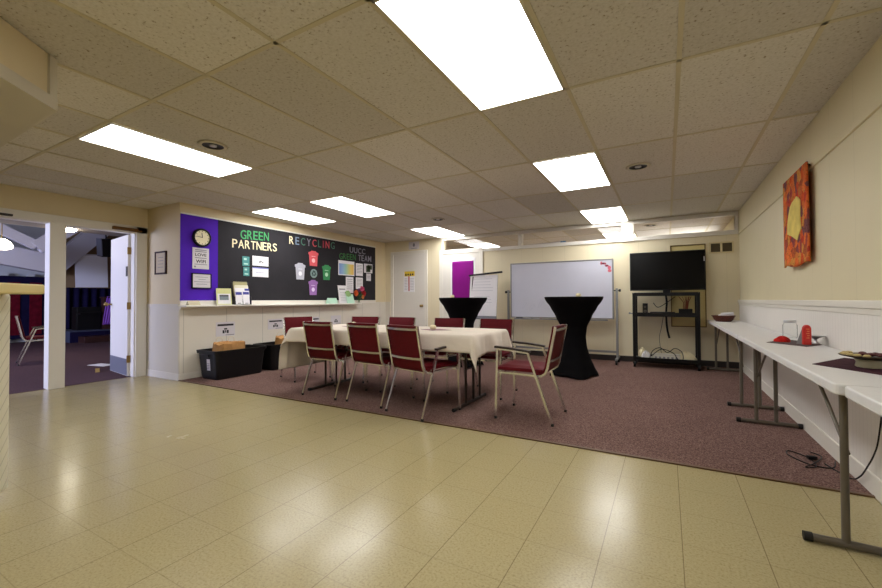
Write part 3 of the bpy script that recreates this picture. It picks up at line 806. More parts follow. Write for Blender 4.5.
# ---- things standing on the shelf
ST = 1.0075
def leaner(name, y, w, h, tilt, m, label, cat, depth=0.09, t=0.003, yaw=0.0):
    """a card leaning back: its foot at depth from the wall"""
    o = MB().box(-t/2, -w/2, 0, t/2, w/2, h).build(name, m, None, (XL+depth, y, ST+0.001), (0, R(-tilt), yaw))
    return tag(o, label, cat)
o = leaner('leaflet', 3.56, 0.20, 0.245, 14, mat('yellow_green_leaflet', (214, 214, 150), 0.7), 'yellow edged leaflet with a picture leaning on the shelf, left of the leaflet rack', 'leaflet', 0.115, yaw=R(-18))
B(0.0016, -0.085, 0.012, 0.0026, 0.085, 0.165).build('white_panel', M['paper'], o)
B(0.0027, -0.06, 0.07, 0.0034, 0.06, 0.135).build('picture', mat('leaflet_photo', (120, 132, 140), 0.7), o)
B(0.0027, -0.06, 0.125, 0.0036, 0.06, 0.145).build('picture_caption', M['ink'], o)
rk = thing('leaflet_rack', 'stepped leaflet rack full of blue and white brochures on the shelf', 'leaflet rack', (XL+0.05, 3.84, ST+0.0), R(-8))
m = MB(); m.box(0.0, -0.125, 0, 0.115, -0.119, 0.12); m.box(0.0, 0.119, 0, 0.115, 0.125, 0.12); m.box(0, -0.125, 0, 0.12, 0.125, 0.005); m.rbox((0.012, 0, 0.17), (0.003, 0.125, 0.17), (0, R(-2), 0))
m.build('stand', mat('smoky_acrylic', (60, 58, 58), 0.3), rk)
brb = mat('brochure_blue', (60, 62, 150), 0.6); bro = mat('brochure_olive', (168, 160, 112), 0.6)
def brochure(x, y, z, w, h, m, band, bm_):
    o = B(-0.002, -w/2, 0, 0.002, w/2, h).build('brochure', m, rk, (x, y, z), (0, R(-10), 0))
    B(0.0021, -w/2+0.004, h*band, 0.003, w/2-0.004, h*(band+0.2)).build('band', bm_, o)
    B(0.0021, -w/4, h*0.05, 0.003, w/4, h*0.09).build('caption', M['ink'], o)
brochure(0.048, 0.0, 0.10, 0.215, 0.245, bro, 0.82, bro)
brochure(0.062, 0.01, 0.06, 0.21, 0.22, M['paper'], 0.88, mat('brochure_cream', (220, 214, 190), 0.6))
brochure(0.098, -0.05, 0.006, 0.10, 0.215, M['paper'], 0.66, brb)
brochure(0.104, 0.056, 0.006, 0.10, 0.205, M['paper'], 0.72, brb)
brochure(0.085, 0.085, 0.02, 0.07, 0.225, brb, 0.4, M['paper'])
o = MB().prism([(-0.04, 0), (0.04, 0), (0.0, 0.06)], -0.08, 0.08, 'y').build('tent_card', mat('speckled_card', (206, 196, 160), 0.7), None, (XL+0.09, 3.13, ST), (0, 0, R(4)))
tag(o, 'low folded card with colour marks at the left end of the shelf', 'card')
B(0.022, -0.06, 0.012, 0.026, 0.06, 0.022).build('printed_band', mat('violet_print', (150, 110, 170), 0.7), o, (0.0, 0, 0), (0, 0, 0))
mint = mat('mint_card', (186, 224, 200), 0.7)
o = MB().prism([(-0.045, 0), (0.045, 0), (0.0, 0.105)], -0.12, 0.12, 'y').build('tent_card', mint, None, (XL+0.09, 5.73, ST))
tag(o, 'small mint green folded tent card standing alone on the shelf', 'card')
o = leaner('notice_sheet', 6.07, 0.24, 0.36, 8, M['paper'], 'tall white sheet in a clear stand on the shelf behind the mint card', 'notice', 0.075)
B(0.0016, -0.085, 0.275, 0.0024, 0.085, 0.295).build('heading', M['greyink'], o)
m = MB()
for i in range(6): m.box(0.0016, -0.07, 0.05+i*0.033, 0.0022, 0.07, 0.054+i*0.033)
m.build('printed_lines', M['greyink'], o)
o = leaner('mint_card', 6.23, 0.22, 0.19, 16, mint, 'mint green card with a leafy picture leaning before the white sheet', 'card', 0.125)
m = MB(); m.prism([(0.08*math.cos(i*PI/10)*(1+0.15*math.sin(5*i)), 0.065*math.sin(i*PI/10)*(1+0.12*math.cos(3*i))) for i in range(20)], 0.0, 0.003, 'x')
m.build('leafy_picture', mat('leaf_print', (140, 176, 110), 0.8), o, (0.0018, -0.03, 0.20))
# flowers in a vase
fl = thing('flower_vase', 'small glass vase of orange, red and pink flowers on the shelf end', 'flowers', (XL+0.10, 6.50, ST))
m = MB(); m.lathe([(0.035, 0), (0.045, 0.02), (0.05, 0.06), (0.042, 0.10), (0.05, 0.115)], 20, caps=False); m.lathe([(0.034, 0.003), (0.001, 0.003)], 20, caps=False)
m.build('vase', M['jarglass'], fl)
m = MB()
stems = [((-0.02, -0.09, 0.21), 0.072, 'orange'), ((0.0, 0.12, 0.20), 0.075, 'red'), ((0.02, 0.04, 0.30), 0.06, 'pink'), ((-0.01, -0.0, 0.27), 0.045, 'plum'), ((0.04, 0.06, 0.13), 0.045, 'apricot'), ((0.0, 0.11, 0.30), 0.05, 'pink')]
for (p, rr, _n) in stems: m.tube([(0, 0, 0.01), (p[0]*0.4, p[1]*0.3, 0.1), p], 0.003, 6)
m.build('stem', mat('stem_green', (60, 96, 44), 0.7), fl)
fc = {'orange': (226, 110, 56), 'red': (176, 24, 34), 'pink': (206, 84, 128), 'plum': (116, 46, 120), 'apricot': (222, 150, 84)}
for (p, rr, nm) in stems:
    fm = MB(); P_ = Vector(p)
    for ring, (cnt, tilt, sc) in enumerate(((9, 0.25, 1.0), (7, 0.7, 0.75), (5, 1.1, 0.5))):
        for j in range(cnt):
            a = 2*PI*j/cnt+ring*0.4
            def petal(u, v, a=a, tilt=tilt, sc=sc):
                l = rr*sc*v; wd = rr*0.42*sc*math.sin(PI*min(0.97, 0.12+0.8*v))*(u-0.5)*2
                out = l*math.cos(tilt); upz = l*math.sin(tilt) + rr*0.15*(abs(u-0.5)*2)**2
                d = Vector((upz, out*math.cos(a)-wd*math.sin(a), out*math.sin(a)+wd*math.cos(a)))
                return P_ + d
            fm.grid(petal, 4, 5)
    fm.build('flower', mat('petal_'+nm, fc[nm], 0.7), fl)
lf = MB()
for j in range(9):
    a = 0.7*j; c_ = Vector((0.02*math.cos(a), -0.02+0.09*math.sin(a*1.3), 0.14+0.02*(j % 4)))
    lf.grid(lambda u, v: c_ + Vector((0.03*math.cos(a)*v, (u-0.5)*0.035*math.sin(PI*v)+0.05*math.sin(a)*v, 0.05*v)), 4, 5)
lf.build('leaf', mat('leaf_green', (52, 84, 40), 0.7), fl)

# ---- recycling tubs on the floor below the shelf
def tub(yc, label, L=0.80, W=0.46, Hh=0.39):
    t = thing('storage_tub', label, 'storage tub', (XL+0.30, yc, 0.006), 0, 'black tubs below the notice board')
    m = MB(); n = 9
    def ring(w, l, z, rr=0.05):
        pts = []
        for (sx, sy, a0) in ((1, 1, 0), (-1, 1, 90), (-1, -1, 180), (1, -1, 270)):
            for i in range(n//2+1):
                a = R(a0+90*i/(n//2)); pts.append((sx*(w/2-rr)+rr*math.cos(a), sy*(l/2-rr)+rr*math.sin(a), z))
        return pts
    rings = [ring(W-0.10, L-0.12, 0.012), ring(W-0.10, L-0.12, 0.0), ring(W-0.08, L-0.10, 0.03), ring(W-0.03, L-0.04, Hh-0.04), ring(W, L, Hh-0.04), ring(W+0.005, L+0.005, Hh), ring(W-0.035, L-0.045, Hh), ring(W-0.095, L-0.115, 0.02)]
    k = len(rings[0])
    vs = [p for g_ in rings for p in g_]; fs = []
    for i in range(1, len(rings)-1):
        for j in range(k): fs.append((i*k+j, i*k+(j+1) % k, (i+1)*k+(j+1) % k, (i+1)*k+j))
    fs.append(tuple(range(k, 2*k))[::-1]); fs.append(tuple(range((len(rings)-1)*k, len(rings)*k)))
    m.add(vs, fs)
    m.build('tub_body', M['black'], t)
    for sy in (-1, 1):
        B(-0.09, sy*(L/2-0.005), Hh-0.075, 0.09, sy*(L/2+0.014), Hh-0.05).build('handle', M['black'], t)
    return t
t1 = tub(3.57, 'black plastic tub holding a big brown paper bag, nearest the doors')
o = MB().rbox((0.035, -0.372, 0.2), (0.035, 0.0012, 0.075), (R(3.5), 0, 0)).build('paper_label', M['paper2'], t1)
o['label'] = 'white paper label'
m = MB()
for i in range(5): m.rbox((0.035, -0.3745, 0.15+i*0.022), (0.024, 0.0006, 0.004), (R(3.5), 0, 0))
m.build('printed_lines', M['greyink'], o)
t2 = tub(4.43, 'black plastic tub behind the first one, with a smaller brown bag')
t3 = tub(5.29, 'black plastic tub farthest from the doors, behind the draped table')
def paper_bag(loc, L, W, Hh, label, rz):
    t = thing('paper_bag', label, 'paper bag', loc, rz, 'brown paper bags in the tubs')
    m = MB()
    rnd = random.Random(int(L*1000))
    def f(u, v):
        a = 2*PI*u; ca, sa = math.cos(a), math.sin(a)
        q = 1/max(abs(ca), abs(sa)); q = min(q, 1.28)
        b_ = 1-0.12*v+0.05*math.sin(5*a+3*v)*v
        return (ca*q*W/2*b_, sa*q*L/2*b_, Hh*v + 0.012*math.sin(2*a+1)*v + 0.010*math.sin(7*a)*v)
    m.grid(f, 36, 7, wrap=True, smooth=False)
    def top(u, v):
        a = 2*PI*u; p = f(u, 1.0); k = 1-v
        return (p[0]*k, p[1]*k, p[2]*k+(1-k)*(Hh*1.03)+0.012*math.sin(6*a+7*v)*v*(1-v)*4)
    m.grid(top, 36, 6, wrap=True, smooth=False)
    m.lathe([(min(L, W)*0.42, 0.002), (0.001, 0.002)], 12, caps=False)
    m.build('bag_body', M['kraft'], t)
    for (cx, cy) in ((-W*0.3, -L*0.22), (-W*0.3, L*0.22)):
        MB().tube([(cx, cy-0.05, Hh*0.9), (cx, cy-0.045, Hh+0.05), (cx, cy-0.02, Hh+0.075), (cx, cy+0.02, Hh+0.075), (cx, cy+0.045, Hh+0.05), (cx, cy+0.05, Hh*0.9)], 0.0035, 6).build('handle', mat('twisted_paper', (226, 208, 180), 0.8), t)
paper_bag((XL+0.31, 3.50, 0.03), 0.42, 0.25, 0.445, 'big crumpled brown paper bag standing in the nearest black tub', R(3))
paper_bag((XL+0.30, 4.50, 0.03), 0.34, 0.26, 0.45, 'smaller brown paper bag in the second black tub', R(-5))

#%% ------------------------------------------------------------------ chairs
PROF = [(-0.100, 0.398), (-0.148, 0.402), (-0.182, 0.425), (-0.200, 0.470), (-0.212, 0.530), (-0.229, 0.615), (-0.246, 0.700), (-0.260, 0.770), (-0.268, 0.822)]
def make_chair(label, group):
    t = thing('stacking_chair', label, 'chair', (0, 0, 0), 0, group)
    # padded seat
    m = MB()
    def seat(u, v):
        x_ = -0.205+0.41*u; y_ = -0.16+0.425*v
        e = min(u, 1-u, v, 1-v)
        return (x_, y_, 0.455+0.018*min(1, e*7)-0.012*math.exp(-((u-.5)**2+(v-.45)**2)*8)-0.010*max(0, v-0.85)/0.15)
    m.grid(seat, 16, 16)
    m.box(-0.205, -0.16, 0.422, 0.205, 0.265, 0.455)
    m.build('seat', M['maroon'], t, bevel=0.010)
    # padded back that curls under towards the seat
    m = MB(); th = 0.034; hw = 0.196
    ring = []
    pts = [Vector((0, a, b_)) for a, b_ in PROF]
    fine = []
    for i in range(len(pts)-1):
        for k in range(3): fine.append(pts[i].lerp(pts[i+1], k/3))
    fine.append(pts[-1])
    front = []; back = []
    for i, p in enumerate(fine):
        tn = (fine[min(i+1, len(fine)-1)]-fine[max(i-1, 0)]).normalized()
        nrm = Vector((0, tn.z, -tn.y))       # towards the sitter
        back.append(p + nrm*0.000); front.append(p + nrm*th)
    n = len(fine)
    def fr_(u, v):
        i = min(int(round(v*(n-1))), n-1); e = min(u, 1-u, v, 1-v)
        p = back[i].lerp(front[i], 0.72+0.28*min(1, e*7)); return (-hw+2*hw*u, p.y, p.z)
    def bk_(u, v):
        i = min(int(round(v*(n-1))), n-1); e = min(u, 1-u, v, 1-v)
        p = back[i].lerp(front[i], 0.12-0.12*min(1, e*9)); return (-hw+2*hw*u, p.y, p.z)
    m.grid(fr_, 12, n); m.grid(bk_, 12, n)
    def side(sx):
        return lambda u, v: (sx*hw, back[min(int(round(v*(n-1))), n-1)].lerp(front[min(int(round(v*(n-1))), n-1)], 0.12+0.6*u).y, back[min(int(round(v*(n-1))), n-1)].lerp(front[min(int(round(v*(n-1))), n-1)], 0.12+0.6*u).z)
    m.grid(side(-1), 2, n); m.grid(side(1), 2, n)
    for i in (0, n-1):
        a = back[i].lerp(front[i], 0.12); b_ = back[i].lerp(front[i], 0.72)
        m.add([(-hw, a.y, a.z), (hw, a.y, a.z), (hw, b_.y, b_.z), (-hw, b_.y, b_.z)], [(0,1,2,3)])
    m.build('backrest', M['maroon'], t)
    # chrome frame: seat rails that bend up into the back posts, two cross bars behind the back, bars below the seat
    for s in (-1, 1):
        rail = [(s*0.212, 0.235, 0.405), (s*0.212, 0.06, 0.405)] + [(s*0.207, a-0.004, b_) for a, b_ in PROF]
        MB().tube(rail, 0, rect=(0.0095, 0.0095)).build('back_post', M['chrome'], t)
    for (i, dz) in ((-1, -0.028), (4, 0.0)):
        a, b_ = PROF[i]
        if i == -1: a, b_ = a+0.012, b_-0.028
        o = MB().tube([(-0.205, a-0.008, b_), (-0.1, a-0.014, b_-0.004), (0.1, a-0.014, b_-0.004), (0.205, a-0.008, b_)], 0, rect=(0.004, 0.010)).build('crossbar', M['chrome'], t)
    MB().tube([(-0.24, 0.205, 0.395), (0.24, 0.205, 0.395)], 0, rect=(0.008, 0.008)).build('stretcher', M['chrome'], t)
    MB().tube([(-0.232, -0.105, 0.392), (0.232, -0.105, 0.392)], 0, rect=(0.008, 0.008)).build('stretcher', M['chrome'], t)
    for s in (-1, 1):
        m = MB(); m.tube([(s*0.245, 0.25, 0.008), (s*0.240, 0.238, 0.40), (s*0.238, 0.232, 0.615)], 0, rect=(0.0095, 0.0095))
        l = m.build('leg', M['chrome'], t)
        MB().lathe([(0.013, 0), (0.014, 0.018), (0.011, 0.022)], 10, (s*0.245, 0.25, 0)).build('rubber_foot', M['rubber'], l)
        m = MB(); m.tube([(s*0.245, -0.25, 0.008), (s*0.240, -0.10, 0.435), (s*0.238, -0.045, 0.590)], 0, rect=(0.0095, 0.0095))
        l = m.build('leg', M['chrome'], t)
        MB().lathe([(0.013, 0), (0.014, 0.018), (0.011, 0.022)], 10, (s*0.245, -0.25, 0)).build('rubber_foot', M['rubber'], l)
        m = MB(); m.tube([(s*0.238, 0.242, 0.618), (s*0.238, 0.10, 0.608), (s*0.238, -0.052, 0.592)], 0, rect=(0.0095, 0.008))
        l = m.build('armrest', M['chrome'], t)
        m = MB(); m.tube([(s*0.238, 0.255, 0.634), (s*0.238, 0.10, 0.624), (s*0.238, -0.066, 0.606)], 0, rect=(0.021, 0.009))
        m.build('arm_pad', M['arm'], l, bevel=0.006)
    return t
GR = 'maroon stacking chairs around the draped table'
spots = [  # rear of each chair away from the table
    (-3.32, 3.44, 0, 'maroon chair on the near side, leftmost of the three seen from behind'),
    (-2.66, 3.43, -6, 'maroon chair on the near side, middle of the three seen from behind'),
    (-2.04, 3.285, -14, 'maroon chair turned slightly on the near side, closest to the viewer'),
    (-1.09, 3.625, 90, 'maroon armchair at the right end of the table, whole frame visible from the side'),
    (-4.36, 3.95, -110, 'maroon chair at the left end of the table before the black tubs'),
    (-3.68, 4.24, 196, 'maroon chair on the far side, leftmost of four, below the end of the shelf'),
    (-3.15, 4.27, 180, 'maroon chair on the far side in front of the plain white back door'),
    (-2.42, 4.27, 180, 'maroon chair on the far side in front of the left black cocktail table'),
    (-1.78, 4.27, 180, 'maroon chair on the far side, rightmost, near the whiteboard stand')]
ch0 = None
for (x_, y_, a, lb) in spots:
    if ch0 is None:
        ch0 = make_chair(lb, GR); ch0.location = (x_, y_, 0.006); ch0.rotation_euler = (0, 0, R(a))
    else: copy_tree(ch0, (x_, y_, 0.006), R(a), lb, GR)
hc = copy_tree(ch0, (-9.62, 2.72, 0.004), R(-12), 'dark red chrome chair standing in the dim hall beyond the left doorway')
del hc['group']

#%% ------------------------------------------------------------------ draped folding table
TX_0, TX_1, TY_0, TY_1, TTOP = -3.87, -1.53, 3.29, 4.17, 0.735
tb = thing('folding_table', 'long folding table under the ecru cloth, brown steel legs showing below', 'table', ((TX_0+TX_1)/2, (TY_0+TY_1)/2, 0.006))
hx, hy = (TX_1-TX_0)/2, (TY_1-TY_0)/2
B(-hx, -hy, 0.695, hx, hy, 0.727).build('tabletop', M['tablewhite'], tb, bevel=0.006)
def t_leg(parent, x, y0, y1, ups, top, m, rr=0.013, brace=0.35):
    l = MB(); l.tube([(x, y0+0.02, 0.018), (x, y1-0.02, 0.018)], 0.0165, 10)
    for yy in ups: l.tube([(x, yy, 0.02), (x, yy, top)], rr, 10)
    o = l.build('leg', m, parent)
    MB().tube([(x, y0, 0.018), (x, y0+0.035, 0.018)], 0.018, 12).build('end_cap', M['rubber'], o)
    MB().tube([(x, y1-0.035, 0.018), (x, y1, 0.018)], 0.018, 12).build('end_cap', M['rubber'], o)
    ym = sum(ups)/len(ups)
    b_ = MB(); b_.tube([(x, ym, 0.36), (x+brace*0.5, ym, 0.55), (x+brace, ym, top-0.005)], 0.007, 8)
    b_.tube([(x, ups[0], 0.36), (x, ups[-1], 0.36)], 0.008, 8)
    b_.build('brace', m, parent)
for xx, br in ((0.945, -0.35), (-0.96, 0.35)):
    t_leg(tb, xx, -0.37, 0.38, (-0.10, 0.08, 0.24), 0.695, M['leg_dark'], brace=br)
# cloth
OX0, OX1, OY = 0.49, 0.20, 0.165
cm = MB()
NX, NY = 150, 60
lx, ly = (TX_1-TX_0)+OX0+OX1, (TY_1-TY_0)+2*OY
def cloth_pt(u, v):
    sx = TX_0-OX0+lx*u; sy = TY_0-OY+ly*v
    dx = max(TX_0-sx, 0)-max(sx-TX_1, 0); dx = -dx     # signed overhang
    dy = -(max(TY_0-sy, 0)-max(sy-TY_1, 0))
    cx = min(max(sx, TX_0), TX_1); cy = min(max(sy, TY_0), TY_1)
    d = math.hypot(dx, dy)
    top = TTOP + 0.0045 + 0.0012*math.sin(7*sx+2*sy)*math.sin(5*sy-3*sx)
    if d < 1e-6: return (cx, cy, top)
    nx, ny = dx/d, dy/d
    cornerness = 2*abs(nx*ny)                # 0 on a side, 1 in the middle of a corner
    flare = 0.10 + (0.22 if dx > 0 else 0.36)*cornerness
    rip = 0.024*math.sin(13*(sx if abs(ny) > abs(nx) else sy)+2.0)+0.010*math.sin(29*(sx if abs(ny) > abs(nx) else sy))
    sag = min(1, d/0.12)
    if abs(ny) > abs(nx): rip *= 0.35
    out = flare*d + rip*sag*(1-0.6*cornerness) + 0.014*(1-math.exp(-d/0.01))
    d *= 1 + (0.32 if dx > 0 else 0.05)*cornerness*min(1, d/0.1)
    drop = max(0.0, math.sqrt(max(d*d-(flare*d)**2, 0))-0.006*(1-math.exp(-d/0.01)))
    out = max(out, 0.012*(1-math.exp(-d/0.008)))
    return (cx+nx*out, cy+ny*out, top-drop)
us = sorted(set([i/NX for i in range(NX+1)])); 
cm.grid(cloth_pt, NX, NY)
o = cm.build('tablecloth', M['cloth'], None, solid=0.003)
tag(o, 'ecru tablecloth draped over the long folding table', 'tablecloth')
def runner(cx, cy, a, rz, label, z=TTOP+0.0085):
    o = MB().prism([(-a, 0), (0, -a*0.62), (a, 0), (0, a*0.62)], 0, 0.002, 'z').build('table_mat', mat('dusty_rose_cloth', (150, 110, 120), 0.9), None, (cx, cy, z), (0, 0, R(rz)))
    tag(o, label, 'mat', 'rose mats on the draped table')
runner(-2.15, 3.72, 0.18, 5, 'dusty rose mat under the ivory candle on the draped table')
runner(-3.33, 3.78, 0.18, 10, 'dusty rose mat at the left half of the draped table')
o = MB().lathe([(0.022, 0), (0.034, 0.010), (0.036, 0.028), (0.028, 0.044), (0.012, 0.05), (0.001, 0.05)], 20).build('candle', M['wax'], None, (-2.19, 3.73, TTOP+0.0106))
tag(o, 'squat ivory candle in the middle of the draped table', 'candle')
MB().tube([(0, 0, 0.049), (0.001, 0, 0.06)], 0.0015, 6).build('wick', M['ink'], o)
o = MB().lathe([(0.022, 0), (0.034, 0.010), (0.036, 0.028), (0.028, 0.044), (0.012, 0.05), (0.001, 0.05)], 20).build('candle', M['wax'], None, (-3.36, 3.80, TTOP+0.0106))
tag(o, 'squat ivory candle at the left half of the draped table', 'candle')
MB().tube([(0, 0, 0.049), (0.001, 0, 0.06)], 0.0015, 6).build('wick', M['ink'], o)

#%% ------------------------------------------------------------------ cocktail tables
def cocktail(x_, y_, rz, label):
    t = thing('cocktail_table', label, 'cocktail table', (x_, y_, 0.006), rz, 'black covered cocktail tables')
    HT = 1.09
    def rad(v):   # v 0 bottom .. 1 top
        ks = [(0, 0.285), (0.03, 0.280), (0.12, 0.245), (0.25, 0.200), (0.38, 0.170), (0.50, 0.160), (0.62, 0.176), (0.75, 0.24), (0.87, 0.31), (0.955, 0.375), (0.975, 0.388), (1.0, 0.388)]
        for (a, p), (b_, q) in zip(ks, ks[1:]):
            if v <= b_:
                w = (v-a)/(b_-a); w2 = w*w*(3-2*w)*0.4+w*0.6
                return p+(q-p)*w2
        return ks[-1][1]
    def f(u, v):
        a = 2*PI*u; r_ = rad(v)
        sq = 1/(abs(math.cos(2*a/1.0*0.5+PI/4*0))**6+abs(math.sin(a))**6)**(1/6)
        k = max(0, 1-v/0.45)**1.3
        # four pointed pockets at the foot, concave sides between them
        lob = 0.80+0.26*abs(math.cos(2*a))**2.2
        r2 = r_*(1-k)+r_*lob*1.12*k
        z = HT*v + (0.03*(1-abs(math.cos(2*a))**3))*max(0, 1-v/0.08)
        return (r2*math.cos(a), r2*math.sin(a), z)
    m = MB(); m.grid(f, 72, 48, wrap=True)
    m.build('stretch_cover', M['spandex'], t)
    MB().lathe([(0.387, HT-0.02), (0.391, HT-0.012), (0.391, HT-0.002), (0.386, HT+0.003), (0.001, HT+0.004)], 48).build('top_cap', M['spandex'], t)
    return t
cocktail(-1.135, 5.80, R(28), 'black stretch covered cocktail table in front of the whiteboard')
cocktail(-2.88, 5.87, R(40), 'black stretch covered cocktail table in front of the flip chart')
def tealight(x_, y_, label):
    t = thing('tealight', label, 'tealight', (x_, y_, 1.1005), 0, 'tealights on the cocktail tables')
    MB().lathe([(0.030, 0), (0.034, 0.004), (0.036, 0.03), (0.03, 0.034)], 20).build('cup', mat('cream_cup', (238, 222, 176), 0.4), t)
    MB().lathe([(0.028, 0.034), (0.024, 0.042), (0.001, 0.046)], 20).build('wax', M['wax'], t)
tealight(-1.06, 5.76, 'cream tealight on the cocktail table before the whiteboard')
tealight(-3.07, 5.86, 'cream tealight on the cocktail table before the flip chart')

#%% ------------------------------------------------------------------ back wall things
# whiteboard on a rolling stand
wb = thing('whiteboard', 'large rolling whiteboard on a grey stand against the back wall', 'whiteboard', (-1.65, 7.2, 0.006))
B(-0.87, -0.008, 0.74, 0.87, 0.008, 1.715).build('board_face', M['whiteboard'], wb)
f = MB()
f.box(-0.89, -0.014, 0.725, 0.89, 0.014, 0.745); f.box(-0.89, -0.014, 1.71, 0.89, 0.014, 1.73); f.box(-0.89, -0.014, 0.725, -0.865, 0.014, 1.73); f.box(0.865, -0.014, 0.725, 0.89, 0.014, 1.73)
f.build('frame', M['alu'], wb, bevel=0.003)
tr = MB(); tr.box(-0.80, -0.075, 0.700, 0.80, -0.014, 0.708); tr.box(-0.80, -0.079, 0.700, 0.80, -0.073, 0.722)
tr.build('pen_tray', M['alu'], wb)
for s in (-1, 1):
    p = MB(); p.box(s*0.935-0.018, -0.018, 0.07, s*0.935+0.018, 0.018, 1.235)
    o = p.build('post', M['alu'], wb, bevel=0.003)
    k = MB(); k.tube([(s*0.89, 0, 1.20), (s*0.985, 0, 1.20)], 0.008); k.tube([(s*0.965, 0, 1.20), (s*0.995, 0, 1.20)], 0.022, 12)
    k.build('knob', M['black'], o)
    k = MB(); k.box(s*0.935-0.018, -0.20, 0.07, s*0.935+0.018, 0.20, 0.10)
    o = k.build('foot', M['alu'], wb, bevel=0.003)
    for yy in (-0.18, 0.18):
        q = MB(); q.tube([(s*0.935-0.014, yy, 0.034), (s*0.935+0.014, yy, 0.034)], 0.034, 16); q.box(s*0.935-0.02, yy-0.015, 0.05, s*0.935+0.02, yy+0.015, 0.075)
        q.build('caster', M['black'], wb)
B(-0.92, -0.012, 0.17, 0.92, 0.012, 0.205).build('stretcher', M['alu'], wb)
sc_ = MB(); sd = MB()
for (px, pz, rx, rz_, k) in ((0.73, 1.655, 0.045, 0.016, 1), (0.785, 1.615, 0.03, 0.018, 1), (0.825, 1.58, 0.026, 0.035, 0), (0.83, 1.53, 0.03, 0.025, 0), (0.76, 1.65, 0.02, 0.02, 0), (0.70, 1.66, 0.014, 0.03, 0)):
    (sd if k else sc_).prism([(px+rx*math.cos(i*PI/6), pz+rz_*math.sin(i*PI/6)) for i in range(12)], -0.0095, -0.0082, 'y')
sc_.build('pink_drawing', M['pink'], wb); sd.build('dark_drawing', M['darkpink'], wb)
fs_ = MB()
for (a0, b0) in ((-0.62, 0.95), (-0.48, 0.92), (-0.32, 0.97)):
    fs_.tube([(a0+0.05*math.cos(t_*0.7), -0.0085, b0+0.06*math.sin(t_*0.9)) for t_ in range(9)], 0.002, 4)
fs_.build('faint_writing', mat('faint_blue_grey', (192, 194, 212), 0.4), wb)
o = B(-0.06, -0.02, 0, 0.06, 0.02, 0.028).build('board_eraser', M['black'], None, (-2.36, 7.156, 0.7142), bevel=0.004); tag(o, 'black felt eraser at the left end of the whiteboard tray', 'eraser')
for i, (xx, mm, nm) in enumerate(((-2.18, 'ink', 'black'), (-2.02, 'pink', 'pink'))):
    o = MB().tube([(-0.06, 0, 0.008), (0.03, 0, 0.008)], 0.008, 10).build('marker_pen', M['paper'], None, (xx, 7.155, 0.7142)); tag(o, 'white marker pen with %s cap on the whiteboard tray' % nm, 'marker')
    MB().tube([(0.03, 0, 0.008), (0.07, 0, 0.008)], 0.009, 10).build('cap', M[mm], o)

# flip chart easel
es = thing('flip_chart_easel', 'flip chart easel with white pad in front of the purple door', 'flip chart', (-3.0, 6.99, 0.006), R(0))
m = MB(); m.rbox((0.0, -0.02, 1.14), (0.275, 0.008, 0.385), (R(-7), 0, 0)); m.build('paper_pad', M['paper'], es)
m = MB(); m.rbox((0.03, 0.018, 1.545), (0.335, 0.02, 0.014), (R(-7), R(-4), 0)); m.build('clamp_bar', M['black'], es)
m = MB(); m.rbox((0, 0.002, 1.1), (0.27, 0.006, 0.40), (R(-7), 0, 0)); m.build('backing_board', M['alu'], es)
m = MB()
for i in range(9): 
    if i == 5: continue
    zz = 1.45-i*0.055; m.rbox((-0.02+0.012*math.sin(3*i), -0.0285+(zz-1.14)*0.123, zz), (0.19+0.03*math.sin(5*i), 0.0006, 0.004), (R(-7), 0, 0))
m.build('handwriting', mat('pale_grey_ink', (200, 198, 206), 0.8), es)
m = MB(); m.rbox((0, -0.0288, 1.12), (0.27, 0.0006, 0.002), (R(-7), 0, 0)); m.build('fold_line', M['greyink'], es)
for (a, b_) in (((-0.22, -0.03, 1.5), (-0.30, -0.12, 0.0)), ((0.22, -0.0, 1.5), (0.30, -0.12, 0.0)), ((0.0, 0.04, 1.5), (0.0, 0.30, 0.0))):
    MB().tube([Vector(a)+Vector((0, 0.05, 0)), b_], 0.012, 8).build('leg', M['black_metal'], es)
m = MB(); m.box(-0.27, -0.125, 0.70, 0.27, -0.06, 0.71); m.build('tray', M['black_metal'], es)
# sign, poster, banner, vent
o = B(-4.885, YB-0.018, 1.248, -5.177, YB-0.0145, 1.697).build('poster', M['paper']); tag(o, 'white poster with a yellow heading and red bar on the plain back door', 'poster')
B(-5.15, YB-0.019, 1.60, -4.88, YB-0.018, 1.71).build('yellow_heading', mat('poster_yellow', (232, 200, 60), 0.7), o)
m = MB()
for k in range(4): m.box(-5.13+k*0.06, YB-0.0196, 1.61+0.01*(k % 2), -5.09+k*0.06, YB-0.019, 1.66)
m.build('heading_print', M['ink'], o)
B(-5.045, YB-0.019, 1.27, -5.015, YB-0.018, 1.60).build('red_bar', mat('poster_red', (190, 52, 50), 0.7), o)
m = MB()
for k in range(8): m.box(-5.15, YB-0.0187, 1.30+0.035*k, -5.07, YB-0.018, 1.306+0.035*k); m.box(-5.0, YB-0.0187, 1.30+0.035*k, -4.90, YB-0.018, 1.306+0.035*k)
m.build('printed_lines', M['greyink'], o)
o = B(-5.04, YB-0.004, 2.20, -4.77, YB, 2.37).build('wall_sign', M['paper2']); tag(o, 'small white sign with a dark emblem above the plain back door', 'sign')
m = MB(); m.prism([(-4.905+0.03*math.cos(i*PI/8), 2.295+0.04*math.sin(i*PI/8)) for i in range(16)], YB-0.005, YB-0.004, 'y'); m.box(-4.98, YB-0.005, 2.215, -4.83, YB-0.004, 2.225)
m.build('emblem', M['greyink'], o)
def ban(u, v): return (-3.93+0.49*u, YB-0.030-0.006*math.sin(9*u+3*v), 0.94+0.93*v)
m = MB(); m.grid(ban, 24, 30)
o = m.build('cloth_banner', M['magenta'], None, solid=0.003); tag(o, 'magenta purple cloth hanging over the glass of the back door', 'banner')
vt = thing('air_vent', 'cream air vent with two grilles near the right corner', 'vent', (0.745, YB, 1.853))
m = MB(); a, b_ = 0.158, 0.088
